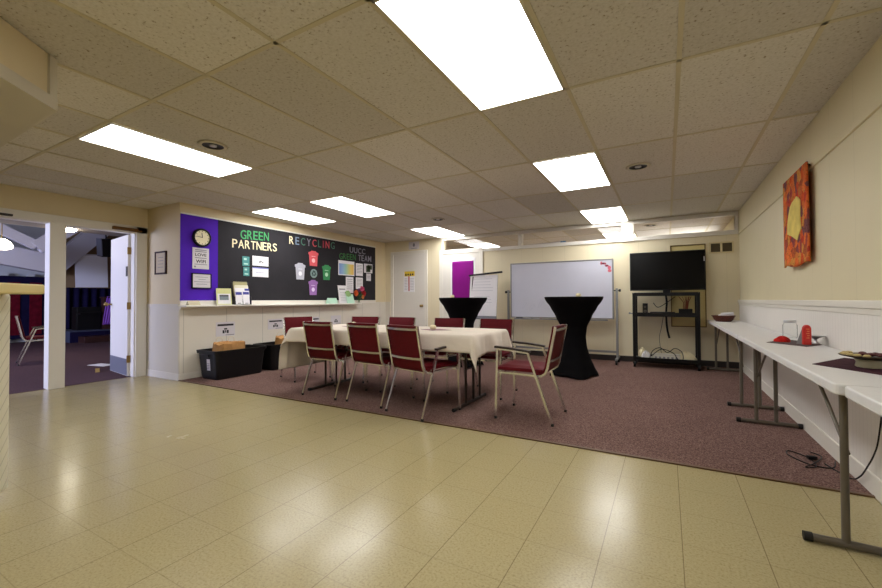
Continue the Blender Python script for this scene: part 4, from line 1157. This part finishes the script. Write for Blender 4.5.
m.box(-a, -0.012, -b_, a, 0, -b_+0.022); m.box(-a, -0.012, b_-0.022, a, 0, b_); m.box(-a, -0.012, -b_, -a+0.022, 0, b_); m.box(a-0.022, -0.012, -b_, a, 0, b_); m.box(-0.014, -0.012, -b_, 0.014, 0, b_)
m.build('frame', M['cream_flat'], vt, bevel=0.002)
for s in (-1, 1):
    m = MB(); xc = s*0.075
    m.box(xc-0.06, -0.004, -b_+0.02, xc+0.06, -0.001, b_-0.02)
    for k in range(8): m.rbox((xc, -0.007, -0.058+k*0.0165), (0.06, 0.005, 0.0012), (R(35), 0, 0))
    m.build('grille', M['vent_dark'], vt)
# tall framed panel behind the television
tp = thing('tall_picture', 'tall thin gilt framed tan panel on the back wall behind the television', 'picture', (0.30, YB, 0.615))
a, b_ = 0.24, 1.31
m = MB(); m.box(-a, -0.025, 0, a, 0, 0.014); m.box(-a, -0.025, b_-0.014, a, 0, b_); m.box(-a, -0.025, 0, -a+0.014, 0, b_); m.box(a-0.014, -0.025, 0, a, 0, b_)
m.build('frame', M['gold'], tp)
B(-a+0.014, -0.014, 0.014, a-0.014, -0.003, b_-0.014).build('panel', M['tanpanel'], tp)
# odds and ends on the transom sill
o = MB().rbox((0, 0, 0.03), (0.30, 0.03, 0.028), (0, R(-3), 0)).build('paper_roll', M['paper'], None, (-1.95, YB+0.19, 2.09)); tag(o, 'white paper bundle seen behind the middle transom glass', 'paper')
MB().rbox((0.27, -0.031, 0.04), (0.05, 0.001, 0.028), (0, R(-3), 0)).build('blue_band', mat('sky_blue_print', (90, 150, 200), 0.7), o)
struct(B(TX0, YB+0.12, 2.02, TX1, YB+0.30, 2.09).build('trim_17', M['kraft']))

#%% ------------------------------------------------------------------ television cart
ct = thing('tv_cart', 'tall black rolling cart with three shelves carrying the television', 'cart', (-0.022, 7.2, 0.006))
hw, hd = 0.425, 0.205
for sx in (-1, 1):
    for sy in (-1, 1):
        p = MB(); p.box(sx*hw-0.022, sy*hd-0.022, 0.09, sx*hw+0.022, sy*hd+0.022, 1.14)
        p.build('post', M['black_metal'], ct, bevel=0.004)
        q = MB(); q.tube([(sx*hw-0.016, sy*hd, 0.045), (sx*hw+0.016, sy*hd, 0.045)], 0.045, 18)
        q.box(sx*hw-0.024, sy*hd-0.02, 0.05, sx*hw-0.017, sy*hd+0.02, 0.095); q.box(sx*hw+0.017, sy*hd-0.02, 0.05, sx*hw+0.024, sy*hd+0.02, 0.095)
        q.build('caster', M['black'], ct)
for z_, h_ in ((0.12, 0.035), (0.79, 0.045), (1.11, 0.045)):
    s_ = MB(); s_.box(-hw, -hd, z_, hw, hd, z_+0.012); s_.box(-hw, -hd-0.024, z_-0.005, hw, -hd-0.012, z_+h_); s_.box(-hw, hd+0.012, z_-0.005, hw, hd+0.024, z_+h_)
    s_.box(-hw-0.024, -hd, z_-0.005, -hw-0.014, hd, z_+h_); s_.box(hw+0.014, -hd, z_-0.005, hw+0.024, hd, z_+h_)
    s_.build('shelf', M['black_metal'], ct)
h = MB(); h.tube([(-hw-0.02, -hd+0.05, 0.83), (-hw-0.07, -hd, 0.83), (-hw-0.07, -hd+0.1, 0.84)], 0.012, 8); h.build('cable_hook', M['alu'], ct)
o = MB().lathe([(0.05, 0), (0.052, 0.006), (0.046, 0.016), (0.001, 0.018)], 24).build('speaker_puck', M['black'], None, (-0.36, 7.12, 1.1285)); tag(o, 'flat round black puck on the top cart shelf under the television', 'speaker puck')
tv = thing('television', 'large flat black television standing on the rolling cart', 'television', (0.0, 7.2, 1.1285))
B(-0.515, -0.022, 0.068, 0.515, 0.03, 0.675).build('casing', M['black'], tv, bevel=0.006)
B(-0.498, -0.0245, 0.088, 0.498, -0.0225, 0.66).build('screen', M['screen'], tv)
m = MB(); m.box(-0.05, -0.01, 0.008, 0.05, 0.02, 0.07); m.prism([(0.22*math.cos(i*PI/12), 0.10*math.sin(i*PI/12)) for i in range(24)], 0, 0.012, 'z')
m.build('stand', M['black'], tv, bevel=0.003)
m = MB(); m.box(0.49, -0.0255, 0.50, 0.502, -0.0245, 0.57); m.build('energy_sticker', M['paper2'], tv)
CZ = 0.8085
o = MB().box(-0.035, -0.05, 0, 0.035, 0.05, 0.185).build('desk_speaker', M['black'], None, (-0.30, 7.2, CZ), bevel=0.006); tag(o, 'small black upright speaker at the left of the middle cart shelf', 'speaker')
MB().lathe([(0.026, 0), (0.02, 0.003), (0.001, 0.001)], 18).build('speaker_cone', M['leg_grey'], o, (0, -0.0505, 0.06), (PI/2, 0, 0))
MB().lathe([(0.016, 0), (0.012, 0.003), (0.001, 0.001)], 18).build('speaker_cone', M['leg_grey'], o, (0, -0.0505, 0.13), (PI/2, 0, 0))
o = MB().box(-0.17, -0.11, 0.004, 0.17, 0.11, 0.05).build('disc_player', M['black'], None, (-0.06, 7.2, CZ), bevel=0.004); tag(o, 'flat black disc player in the middle of the cart shelf', 'disc player')
m = MB()
m.box(-0.14, -0.113, 0.022, 0.0, -0.110, 0.032); m.build('disc_slot', M['leg_grey'], o)
m = MB()
for sx in (-1, 1):
    for sy in (-1, 1): m.lathe([(0.012, 0), (0.012, 0.0045)], 10, (sx*0.14, sy*0.08, 0))
m.build('foot', M['rubber'], o)
pt = thing('dried_branches', 'black box holding reddish dried branches on the right of the cart shelf', 'plant', (0.25, 7.24, CZ))
B(-0.09, -0.06, 0, 0.09, 0.06, 0.10).build('planter_box', M['black'], pt, bevel=0.006)
br = MB(); rnd = random.Random(5)
for j in range(14):
    a = rnd.uniform(-1, 1); b_ = rnd.uniform(-0.5, 0.5)
    br.tube([(0.03*a, 0.02*b_, 0.08), (0.035*a+0.01, 0.02*b_, 0.20), (0.09*a, 0.04*b_, 0.29)], [0.006, 0.005, 0.003], 6)
br.build('branch', mat('red_brown_branch', (132, 66, 40), 0.7), pt)
BZ = 0.1385
o = MB().box(-0.19, -0.04, 0, 0.19, 0.04, 0.085).build('power_strip', mat('pale_grey_plastic', (214, 210, 198), 0.5), None, (-0.02, 7.08, BZ), bevel=0.006); tag(o, 'pale grey power strip on the bottom cart shelf', 'power strip')
m = MB()
for k in range(6): m.box(-0.15+k*0.055, -0.041, 0.015, -0.12+k*0.055, -0.0395, 0.04)
m.build('socket', M['greyink'], o)
def lumpy(name, loc, sx, sy, sz, m, label, cat, seed):
    k = MB(); rr = random.Random(seed); ph = [rr.uniform(0, 6) for _ in range(6)]
    def f(u, v):
        a = 2*PI*u; b_ = PI*v*0.5
        q = 1+0.14*math.sin(3*a+ph[0])+0.1*math.sin(5*a+ph[1]+4*v)+0.08*math.sin(8*a+ph[2])
        return (sx*q*math.cos(a)*math.cos(b_), sy*q*math.sin(a)*math.cos(b_), sz*math.sin(b_)*(1+0.15*math.sin(4*a+ph[3])))
    k.grid(f, 26, 9, wrap=True)
    k.lathe([(sx*0.3, 0.001), (0.001, 0.001)], 12, caps=False)
    return tag(k.build(name, m, None, loc), label, cat)
lumpy('cleaning_cloth', (-0.295, 7.13, BZ), 0.07, 0.07, 0.10, M['paper'], 'white crumpled cloth at the left of the bottom cart shelf', 'cloth', 3)
lumpy('cable_bag', (0.25, 7.2, BZ), 0.12, 0.12, 0.11, M['wax'], 'cream cloth bag at the right of the bottom cart shelf', 'bag', 9)
lumpy('plastic_bag', (-0.36, 7.31, BZ), 0.055, 0.06, 0.13, M['wax'], 'cream plastic bag by the left rear post of the bottom cart shelf', 'bag', 14)
def cord(name, pts, r_, m, label, cat='cable'):
    P = [Vector(p) for p in pts]; out = []
    for i in range(len(P)-1):
        p0, p1, p2, p3 = P[max(i-1, 0)], P[i], P[i+1], P[min(i+2, len(P)-1)]
        for k in range(7):
            t = k/7
            out.append(0.5*((2*p1)+(p2-p0)*t+(2*p0-5*p1+4*p2-p3)*t*t+(3*p1-p0-3*p2+p3)*t**3))
    out.append(P[-1])
    return tag(MB().tube(out, r_, 6).build(name, m), label, cat)
cord('tangled_cable', [(-0.24, 7.03, BZ+0.006), (-0.20, 7.04, 0.26), (-0.1, 7.08, 0.31), (0.0, 7.07, 0.245), (0.1, 7.08, 0.31), (0.19, 7.05, 0.26), (0.2, 7.03, 0.15), (0.13, 7.03, 0.16), (0.08, 7.035, 0.24), (-0.08, 7.06, 0.29), (-0.22, 7.03, 0.18)], 0.006, M['black'], 'black tangled cable over the power strip on the bottom shelf')
cord('television_cable', [(-0.01, 7.27, 1.20), (-0.01, 7.33, 1.12), (0.0, 7.36, 1.0), (-0.01, 7.37, 0.83), (0.0, 7.38, 0.6), (0.03, 7.36, 0.44)], 0.015, M['black'], 'thick black cable strap hanging behind the cart shelves')
cord('television_cable', [(-0.19, 7.38, 1.0), (-0.12, 7.37, 0.93), (0.02, 7.37, 1.02), (0.12, 7.38, 1.1)], 0.006, M['black'], 'thin black cable looping between the upper cart shelves')
cord('power_cable', [(-0.05, 7.41, 0.79), (-0.08, 7.415, 0.6), (-0.11, 7.41, 0.45), (-0.1, 7.40, 0.3), (-0.08, 7.2, 0.20)], 0.004, M['black'], 'thin black cable hanging down to the bottom cart shelf')

#%% ------------------------------------------------------------------ tables along the right wall
def wall_table(y0, y1, legs, ups, label, x0=0.542):
    t = thing('folding_table', label, 'table', (0, 0, 0), 0, 'narrow white folding tables along the right wall')
    x1 = XR-0.035; rr = 0.03
    poly = []
    for (cx, cy, a0) in ((x1-rr, y1-rr, 0), (x0+rr, y1-rr, 90), (x0+rr, y0+rr, 180), (x1-rr, y0+rr, 270)):
        for i in range(6): poly.append((cx+rr*math.cos(R(a0+18*i)), cy+rr*math.sin(R(a0+18*i))))
    MB().prism(poly, 0.696, 0.738, 'z').build('tabletop', M['tablewhite'], t, bevel=0.007, seg=3)
    yc = (y0+y1)/2
    for (yl, zf) in legs:
        l = MB(); l.tube([(0.530, yl, zf+0.02), (0.925, yl, zf+0.02)], 0.0165, 12)
        for xx in ups: l.tube([(xx, yl, zf+0.02), (xx, yl, 0.698)], 0.0145, 12)
        o = l.build('leg', M['leg_grey'], t)
        for e in (0.510, 0.915): MB().tube([(e, yl, zf+0.02), (e+0.03, yl, zf+0.02)], 0.0195, 14).build('end_cap', M['rubber'], o)
        s = 1 if yl < yc else -1
        b_ = MB(); b_.tube([(ups[0]+0.012, yl, 0.40), (ups[0]+0.012, yl+s*0.22, 0.55), (ups[0]+0.012, yl+s*0.45, 0.693)], 0.008, 8)
        b_.build('brace', M['leg_grey'], t)
wall_table(4.40, 7.42, ((4.86, 0.006), (7.18, 0.006)), (0.625, 0.765), 'white narrow folding table farthest back against the right wall')
wall_table(2.03, 4.385, ((2.33, 0.0), (4.27, 0.006)), (0.648, 0.778), 'white narrow folding table in the middle of the right wall row')
wall_table(-0.5, 2.02, ((-0.1, 0.0), (1.55, 0.0)), (0.68, 0.80), 'white narrow folding table nearest the viewer, cut by the right edge', 0.560)
TZ = 0.7385
bk = thing('serving_basket', 'brown wicker tray basket at the far end of the back table', 'basket', (0.70, 6.95, TZ))
m = MB(); m.lathe([(0.09, 0.0), (0.115, 0.03), (0.135, 0.075), (0.14, 0.082), (0.128, 0.077), (0.105, 0.03), (0.001, 0.01)], 28); m.build('basket_body', M['wicker'], bk)
MB().tube([(0.137*math.cos(2*PI*i/28), 0.137*math.sin(2*PI*i/28), 0.080) for i in range(28)], 0.007, 6, closed=True).build('rim', M['wicker'], bk)
m = MB(); m.rbox((0, 0, 0.0), (0.075, 0.06, 0.008), (0, R(-4), R(15))); m.rbox((0.012, 0.0, 0.022), (0.075, 0.06, 0.014), (0, R(-4), R(-6)))
tag(m.build('paper_napkins', M['paper'], None, (0.73, 6.94, TZ+0.092)), 'white paper napkins lying in the brown basket', 'napkins')
jr = thing('glass_jar', 'clear glass jar with silver lid near the wall on the middle table', 'jar', (0.872, 4.25, TZ))
m = MB(); m.lathe([(0.001, 0.0), (0.044, 0.0), (0.046, 0.012), (0.046, 0.104), (0.037, 0.122), (0.037, 0.13)], 28, caps=False); m.build('jar_glass', M['jarglass'], jr)
MB().lathe([(0.040, 0.122), (0.041, 0.126), (0.041, 0.142), (0.038, 0.145), (0.001, 0.145)], 28).build('lid', M['silver'], jr)
def pmat(poly, m, label, z=TZ):
    o = MB().prism(poly, 0, 0.0025, 'z').build('placemat', m, None, (0, 0, z)); tag(o, label, 'placemat', 'cloth mats on the wall tables')
pmat([(0.63, 3.72), (0.80, 3.50), (0.925, 3.68), (0.925, 3.85), (0.80, 4.05)], M['mat_grey'], 'grey brown mat under the red objects on the wall table')
pmat([(0.61, 2.58), (0.80, 2.30), (0.93, 2.38), (0.93, 2.85), (0.82, 2.92)], M['mat_dark'], 'plum striped mat under the dish on the wall table')
MZ = TZ+0.003
lumpy('red_cloth_bundle', (0.735, 3.80, MZ), 0.045, 0.035, 0.038, M['redcloth'], 'small red rounded bundle at the left of the grey mat', 'bundle', 2)
rd = thing('red_stand', 'upright red rounded plaque with grey prop on the wall table', 'plaque', (0.83, 3.62, MZ), R(20))
pl = [(-0.024, 0.0), (0.024, 0.0)] + [(0.024*math.cos(R(18*i)), 0.106+0.03*math.sin(R(18*i))) for i in range(11)]
MB().prism(pl, -0.012, 0.012, 'y').build('plaque', M['red'], rd, bevel=0.006, seg=3)
m = MB()
for k in range(5): m.box(-0.009+0.004*(k % 2), -0.0135, 0.045+k*0.015, 0.009, -0.012, 0.05+k*0.015)
m.build('gilt_marks', mat('gilt_marks', (226, 130, 70), 0.5), rd)
MB().prism([(0.012, 0.0), (0.07, 0.0), (0.012, 0.11)], -0.02, 0.02, 'x').build('prop', mat('grey_prop', (120, 116, 116), 0.6), rd)
sd_ = MB(); sd_.lathe([(0.02, 0), (0.022, 0.004), (0.008, 0.012), (0.008, 0.03), (0.026, 0.042), (0.05, 0.054), (0.048, 0.056), (0.022, 0.046), (0.001, 0.046)], 24)
tag(sd_.build('silver_dish', M['silver'], None, (0.905, 3.74, MZ)), 'small silver pedestal dish behind the red plaque', 'dish')
ds = thing('serving_dish', 'pale bowl carrying a dark leafy platter on the plum mat', 'dish', (0.805, 2.56, MZ))
MB().lathe([(0.045, 0), (0.05, 0.004), (0.046, 0.024), (0.052, 0.036), (0.048, 0.036), (0.038, 0.01), (0.001, 0.008)], 28).build('bowl', mat('pale_ceramic', (206, 198, 168), 0.4), ds)
m = MB(); m.lathe([(0.04, 0.0365), (0.10, 0.050), (0.105, 0.055), (0.098, 0.055), (0.001, 0.046)], 32); m.build('platter', mat('dark_bronze_platter', (74, 58, 44), 0.4, 0.4), ds)
m = MB(); rnd = random.Random(4)
for j in range(14):
    a = rnd.uniform(0, 6.28); q = rnd.uniform(0, 0.06); m.ball((q*math.cos(a), q*math.sin(a), 0.056+rnd.uniform(0, 0.004)), rnd.uniform(0.010, 0.016), 8, 0, 0.6)
m.build('dark_fruit', mat('dark_red_fruit', (86, 26, 30), 0.5), ds)
m = MB()
for j in range(7):
    a = 2.2+j*0.35; m.ball((0.085*math.cos(a), 0.085*math.sin(a), 0.058), 0.014, 8, 0, 0.5)
m.build('pale_crackers', mat('pale_cracker', (196, 176, 120), 0.7), ds)
# cables and outlet
cord('extension_cord', [(0.93, 3.50, 0.011), (0.88, 3.36, 0.011), (0.78, 3.36, 0.011), (0.70, 3.50, 0.011), (0.72, 3.60, 0.011), (0.80, 3.50, 0.011), (0.80, 3.34, 0.012), (0.74, 3.30, 0.011), (0.80, 3.38, 0.018), (0.88, 3.56, 0.011), (0.84, 3.64, 0.011)], 0.0035, M['black'], 'black extension cord coiled on the carpet under the wall table')
o = MB().box(-0.025, -0.014, 0, 0.025, 0.014, 0.022).build('plug_block', M['black'], None, (0.81, 3.47, 0.0135), (0, 0, R(20)), bevel=0.004); tag(o, 'black plug block at the end of the coiled cord', 'plug')
cord('hanging_cable', [(0.86, 3.42, 0.011), (0.915, 3.22, 0.012), (0.93, 3.12, 0.06), (0.93, 3.00, 0.17), (0.93, 2.93, 0.25), (0.93, 2.88, 0.34), (0.93, 2.80, 0.60)], 0.004, M['black'], 'black cable running up the white wainscot behind the middle table')
ot = thing('wall_outlet', 'white wall outlet on the beadboard below the back table', 'outlet', (XR-0.012, 5.3, 0.30))
B(-0.005, -0.036, -0.058, 0, 0.036, 0.058).build('cover_plate', M['white'], ot, bevel=0.002)
m = MB(); m.box(-0.0062, -0.014, 0.010, -0.005, 0.014, 0.04); m.box(-0.0062, -0.014, -0.04, -0.005, 0.014, -0.010); m.build('socket', M['paper2'], ot)

# ---- quilted hanging
q = thing('quilted_hanging', 'orange and red quilted wall hanging with a yellow flame on the right wall', 'wall hanging', (XR-0.03, 4.30, 1.70))
def qf(u, v, off=0.0):
    yy = 0.345-0.69*u; zz = -0.372+0.755*v
    sk = 1 - (0.16 if u < 0.5 else 0.0)*(1-v)*abs(u-0.5)*2
    return (-0.012-0.012*math.sin(3*u+1)*(1-v)-0.006*math.sin(7*u)*(1-v)-off, yy*sk, zz+0.012*math.sin(9*u)*(1-v))
m = MB(); m.grid(qf, 24, 24); m.build('quilt', M['quilt'], q, solid=0.012)
m = MB()
FLM = [(0.27, 0.62, 0.62), (0.33, 0.46, 0.70), (0.36, 0.27, 0.77), (0.45, 0.26, 0.75), (0.52, 0.28, 0.745), (0.60, 0.33, 0.76), (0.66, 0.37, 0.76), (0.70, 0.45, 0.70), (0.735, 0.62, 0.62)]
def fl_(u, v):
    q_ = v*(len(FLM)-1); i = min(int(q_), len(FLM)-2); w = q_-i
    a_, b_ = FLM[i], FLM[i+1]
    vv = a_[0]+(b_[0]-a_[0])*w; l_ = a_[1]+(b_[1]-a_[1])*w; r_ = a_[2]+(b_[2]-a_[2])*w
    return qf(l_+(r_-l_)*u, vv, 0.008)
m.grid(fl_, 8, 33); m.build('yellow_flame', M['flame'], q, solid=0.003)
m = MB(); m.tube([(0.004, -0.30, 0.372), (0.004, 0.32, 0.372)], 0.007, 8); m.build('hanging_rod', M['darkwood'], q)
mt = MB(); mt.box(0.008, -0.29, 0.362, 0.03, -0.27, 0.376); mt.box(0.008, 0.29, 0.362, 0.03, 0.31, 0.376); mt.build('bracket', M['darkwood'], q)

#%% ------------------------------------------------------------------ things in the hall
dc = thing('door_closer', 'bronze door closer arm over the open door', 'door closer', (XD+0.02, 2.70, 2.06))
B(0, -0.14, -0.02, 0.05, 0.16, 0.022).build('body', M['bronze'], dc, bevel=0.006)
MB().tube([(0.03, 0.05, -0.015), (0.06, 0.12, -0.02), (0.03, 0.20, -0.01)], 0.009, 8).build('arm', M['bronze'], dc)
dc2 = thing('door_closer', 'dark door closer over the left doorway at the frame edge', 'door closer', (XD+0.02, 1.54, 2.05))
B(0, -0.16, -0.012, 0.04, 0.07, 0.012).build('body', M['dark_base'], dc2, bevel=0.005)
scn = thing('projection_screen', 'white projection screen on the far hall wall', 'projection screen', (-14.5, 5.22, 1.94))
m = MB(); m.rbox((0, 0, 0), (0.012, 0.375, 0.46), (R(1.5), 0, 0)); m.build('screen_surface', mat('screen_white', (240, 240, 246), 0.8), scn)
m = MB(); m.rbox((0, 0, 0.475), (0.03, 0.39, 0.02), (R(1.5), 0, 0)); m.build('roller_case', M['paper2'], scn)
sp_ = thing('hanging_loudspeaker', 'black loudspeaker hung from the hall ceiling above the screen', 'loudspeaker', (-13.9, 5.32, 2.60))
m = MB(); m.rbox((0, 0, 0), (0.16, 0.15, 0.25), (R(6), R(8), 0)); m.build('cabinet', M['black'], sp_)
m = MB(); m.rbox((0.02, -0.155, 0.0), (0.15, 0.012, 0.24), (R(6), R(8), 0)); m.build('side_panel', M['kick'], sp_)
MB().tube([(0, 0, 0.22), (0, 0, 0.99)], 0.02, 8).build('bracket', M['black'], sp_)
cu = MB(); cu.grid(lambda u, v: (-14.7+0.05*math.sin(40*u), 4.72+1.3*u, 0.25+1.22*v), 60, 6)
tag(cu.build('stage_curtain', M['navy'], None, solid=0.01), 'dark navy curtain below the projection screen', 'curtain')
sg = thing('stage', 'low carpeted stage platform at the far end of the hall', 'stage', (-14.0, 5.6, 0.004))
B(-0.6, -1.2, 0, 0.55, 1.6, 0.30).build('platform', M['stage'], sg, bevel=0.01)
B(0.55, -1.2, 0, 0.57, 1.6, 0.27).build('front_board', M['navy'], sg)
o = B(-0.2, -0.5, 0, 0.2, 0.5, 0.16).build('stage_step', M['darkwood'], None, (-13.2, 5.05, 0.004), bevel=0.008); tag(o, 'brown wooden step in front of the hall stage', 'step')
lt = thing('lectern', 'lectern draped in lilac cloth on the hall stage', 'lectern', (-13.75, 5.30, 0.304))
B(-0.10, -0.10, 0, 0.10, 0.10, 0.86).build('column', M['darkwood'], lt)
m = MB(); m.grid(lambda u, v: (0.13+0.012*math.sin(20*u), -0.05-0.10*(1-v)+ (0.17+0.03*v)*u, 0.13+0.78*v), 20, 10); m.build('cloth', M['lilac'], lt, solid=0.006)
B(-0.13, -0.12, 0.86, 0.14, 0.13, 0.90).build('desk', M['darkwood'], lt)
kb = thing('piano', 'dark upright piano left of the lectern in the hall', 'piano', (-13.85, 4.86, 0.304))
B(-0.25, -0.22, 0, 0.1, 0.3, 0.62).build('case', M['black'], kb, bevel=0.01); B(0.1, -0.2, 0.42, 0.25, 0.28, 0.48).build('keyboard_shelf', M['black'], kb)
bc = thing('banner_rack', 'dark rack of crimson banners along the far hall wall', 'banner rack', (-14.8, 3.35, 0.004))
m = MB(); m.box(-0.12, -1.6, 0.1, 0.0, 0.98, 1.74); m.build('backing', M['navy'], bc)
for j in range(6):
    B(0.005, -1.45+j*0.42, 0.2, 0.02, -1.45+j*0.42+0.24, 1.58).build('banner', M['banner'], bc)
m = MB()
for y_ in (-1.4, -0.6, 0.2, 0.75): m.box(-0.06, y_, 0, 0.06, y_+0.05, 0.12)
m.build('foot', M['black'], bc)
for j in range(5): B(-0.05, -1.4+j*0.5, 1.741, 0.03, -1.4+j*0.5+0.14, 1.81).build('bright_finial', M['hall_grey'], bc)
pd = thing('pendant_lamp', 'glowing white dome pendant lamp in the hall behind the left doorway', 'pendant lamp', (-10.6, 2.49, 2.10))
MB().lathe([(0.001, 0.13), (0.05, 0.12), (0.11, 0.07), (0.15, 0.0), (0.14, -0.04), (0.08, -0.07), (0.001, -0.08)], 28).build('globe', M['lamp'], pd)
MB().tube([(0, 0, 0.12), (0, 0, 1.49)], 0.008, 8).build('rod', M['brass'], pd)
fl2 = thing('flush_lamp', 'bright flush ceiling lamp inside the hall above the right doorway', 'ceiling lamp', (-9.7, 3.11, 2.42))
MB().lathe([(0.001, -0.05), (0.10, -0.045), (0.14, -0.02), (0.15, 0.0)], 28, caps=False).build('globe', M['spot'], fl2)
MB().lathe([(0.16, -0.004), (0.16, 0.0)], 28).build('rim', M['white'], fl2)
o = MB().rbox((0, 0, 0.002), (0.20, 0.10, 0.0015), (0, 0, R(10))).build('paper_sheet', M['paper'], None, (-8.25, 3.12, 0.004)); tag(o, 'white sheet of paper lying on the hall carpet by the open door', 'paper')
ws = MB(); ws.prism([(-0.06, 0), (0.06, 0), (0.06, 0.045)], -0.025, 0.025, 'y')
tag(ws.build('door_wedge', M['brass'], None, (-7.50, 2.78, 0.005), (0, 0, R(160))), 'brass coloured door wedge at the foot of the open door', 'door wedge')
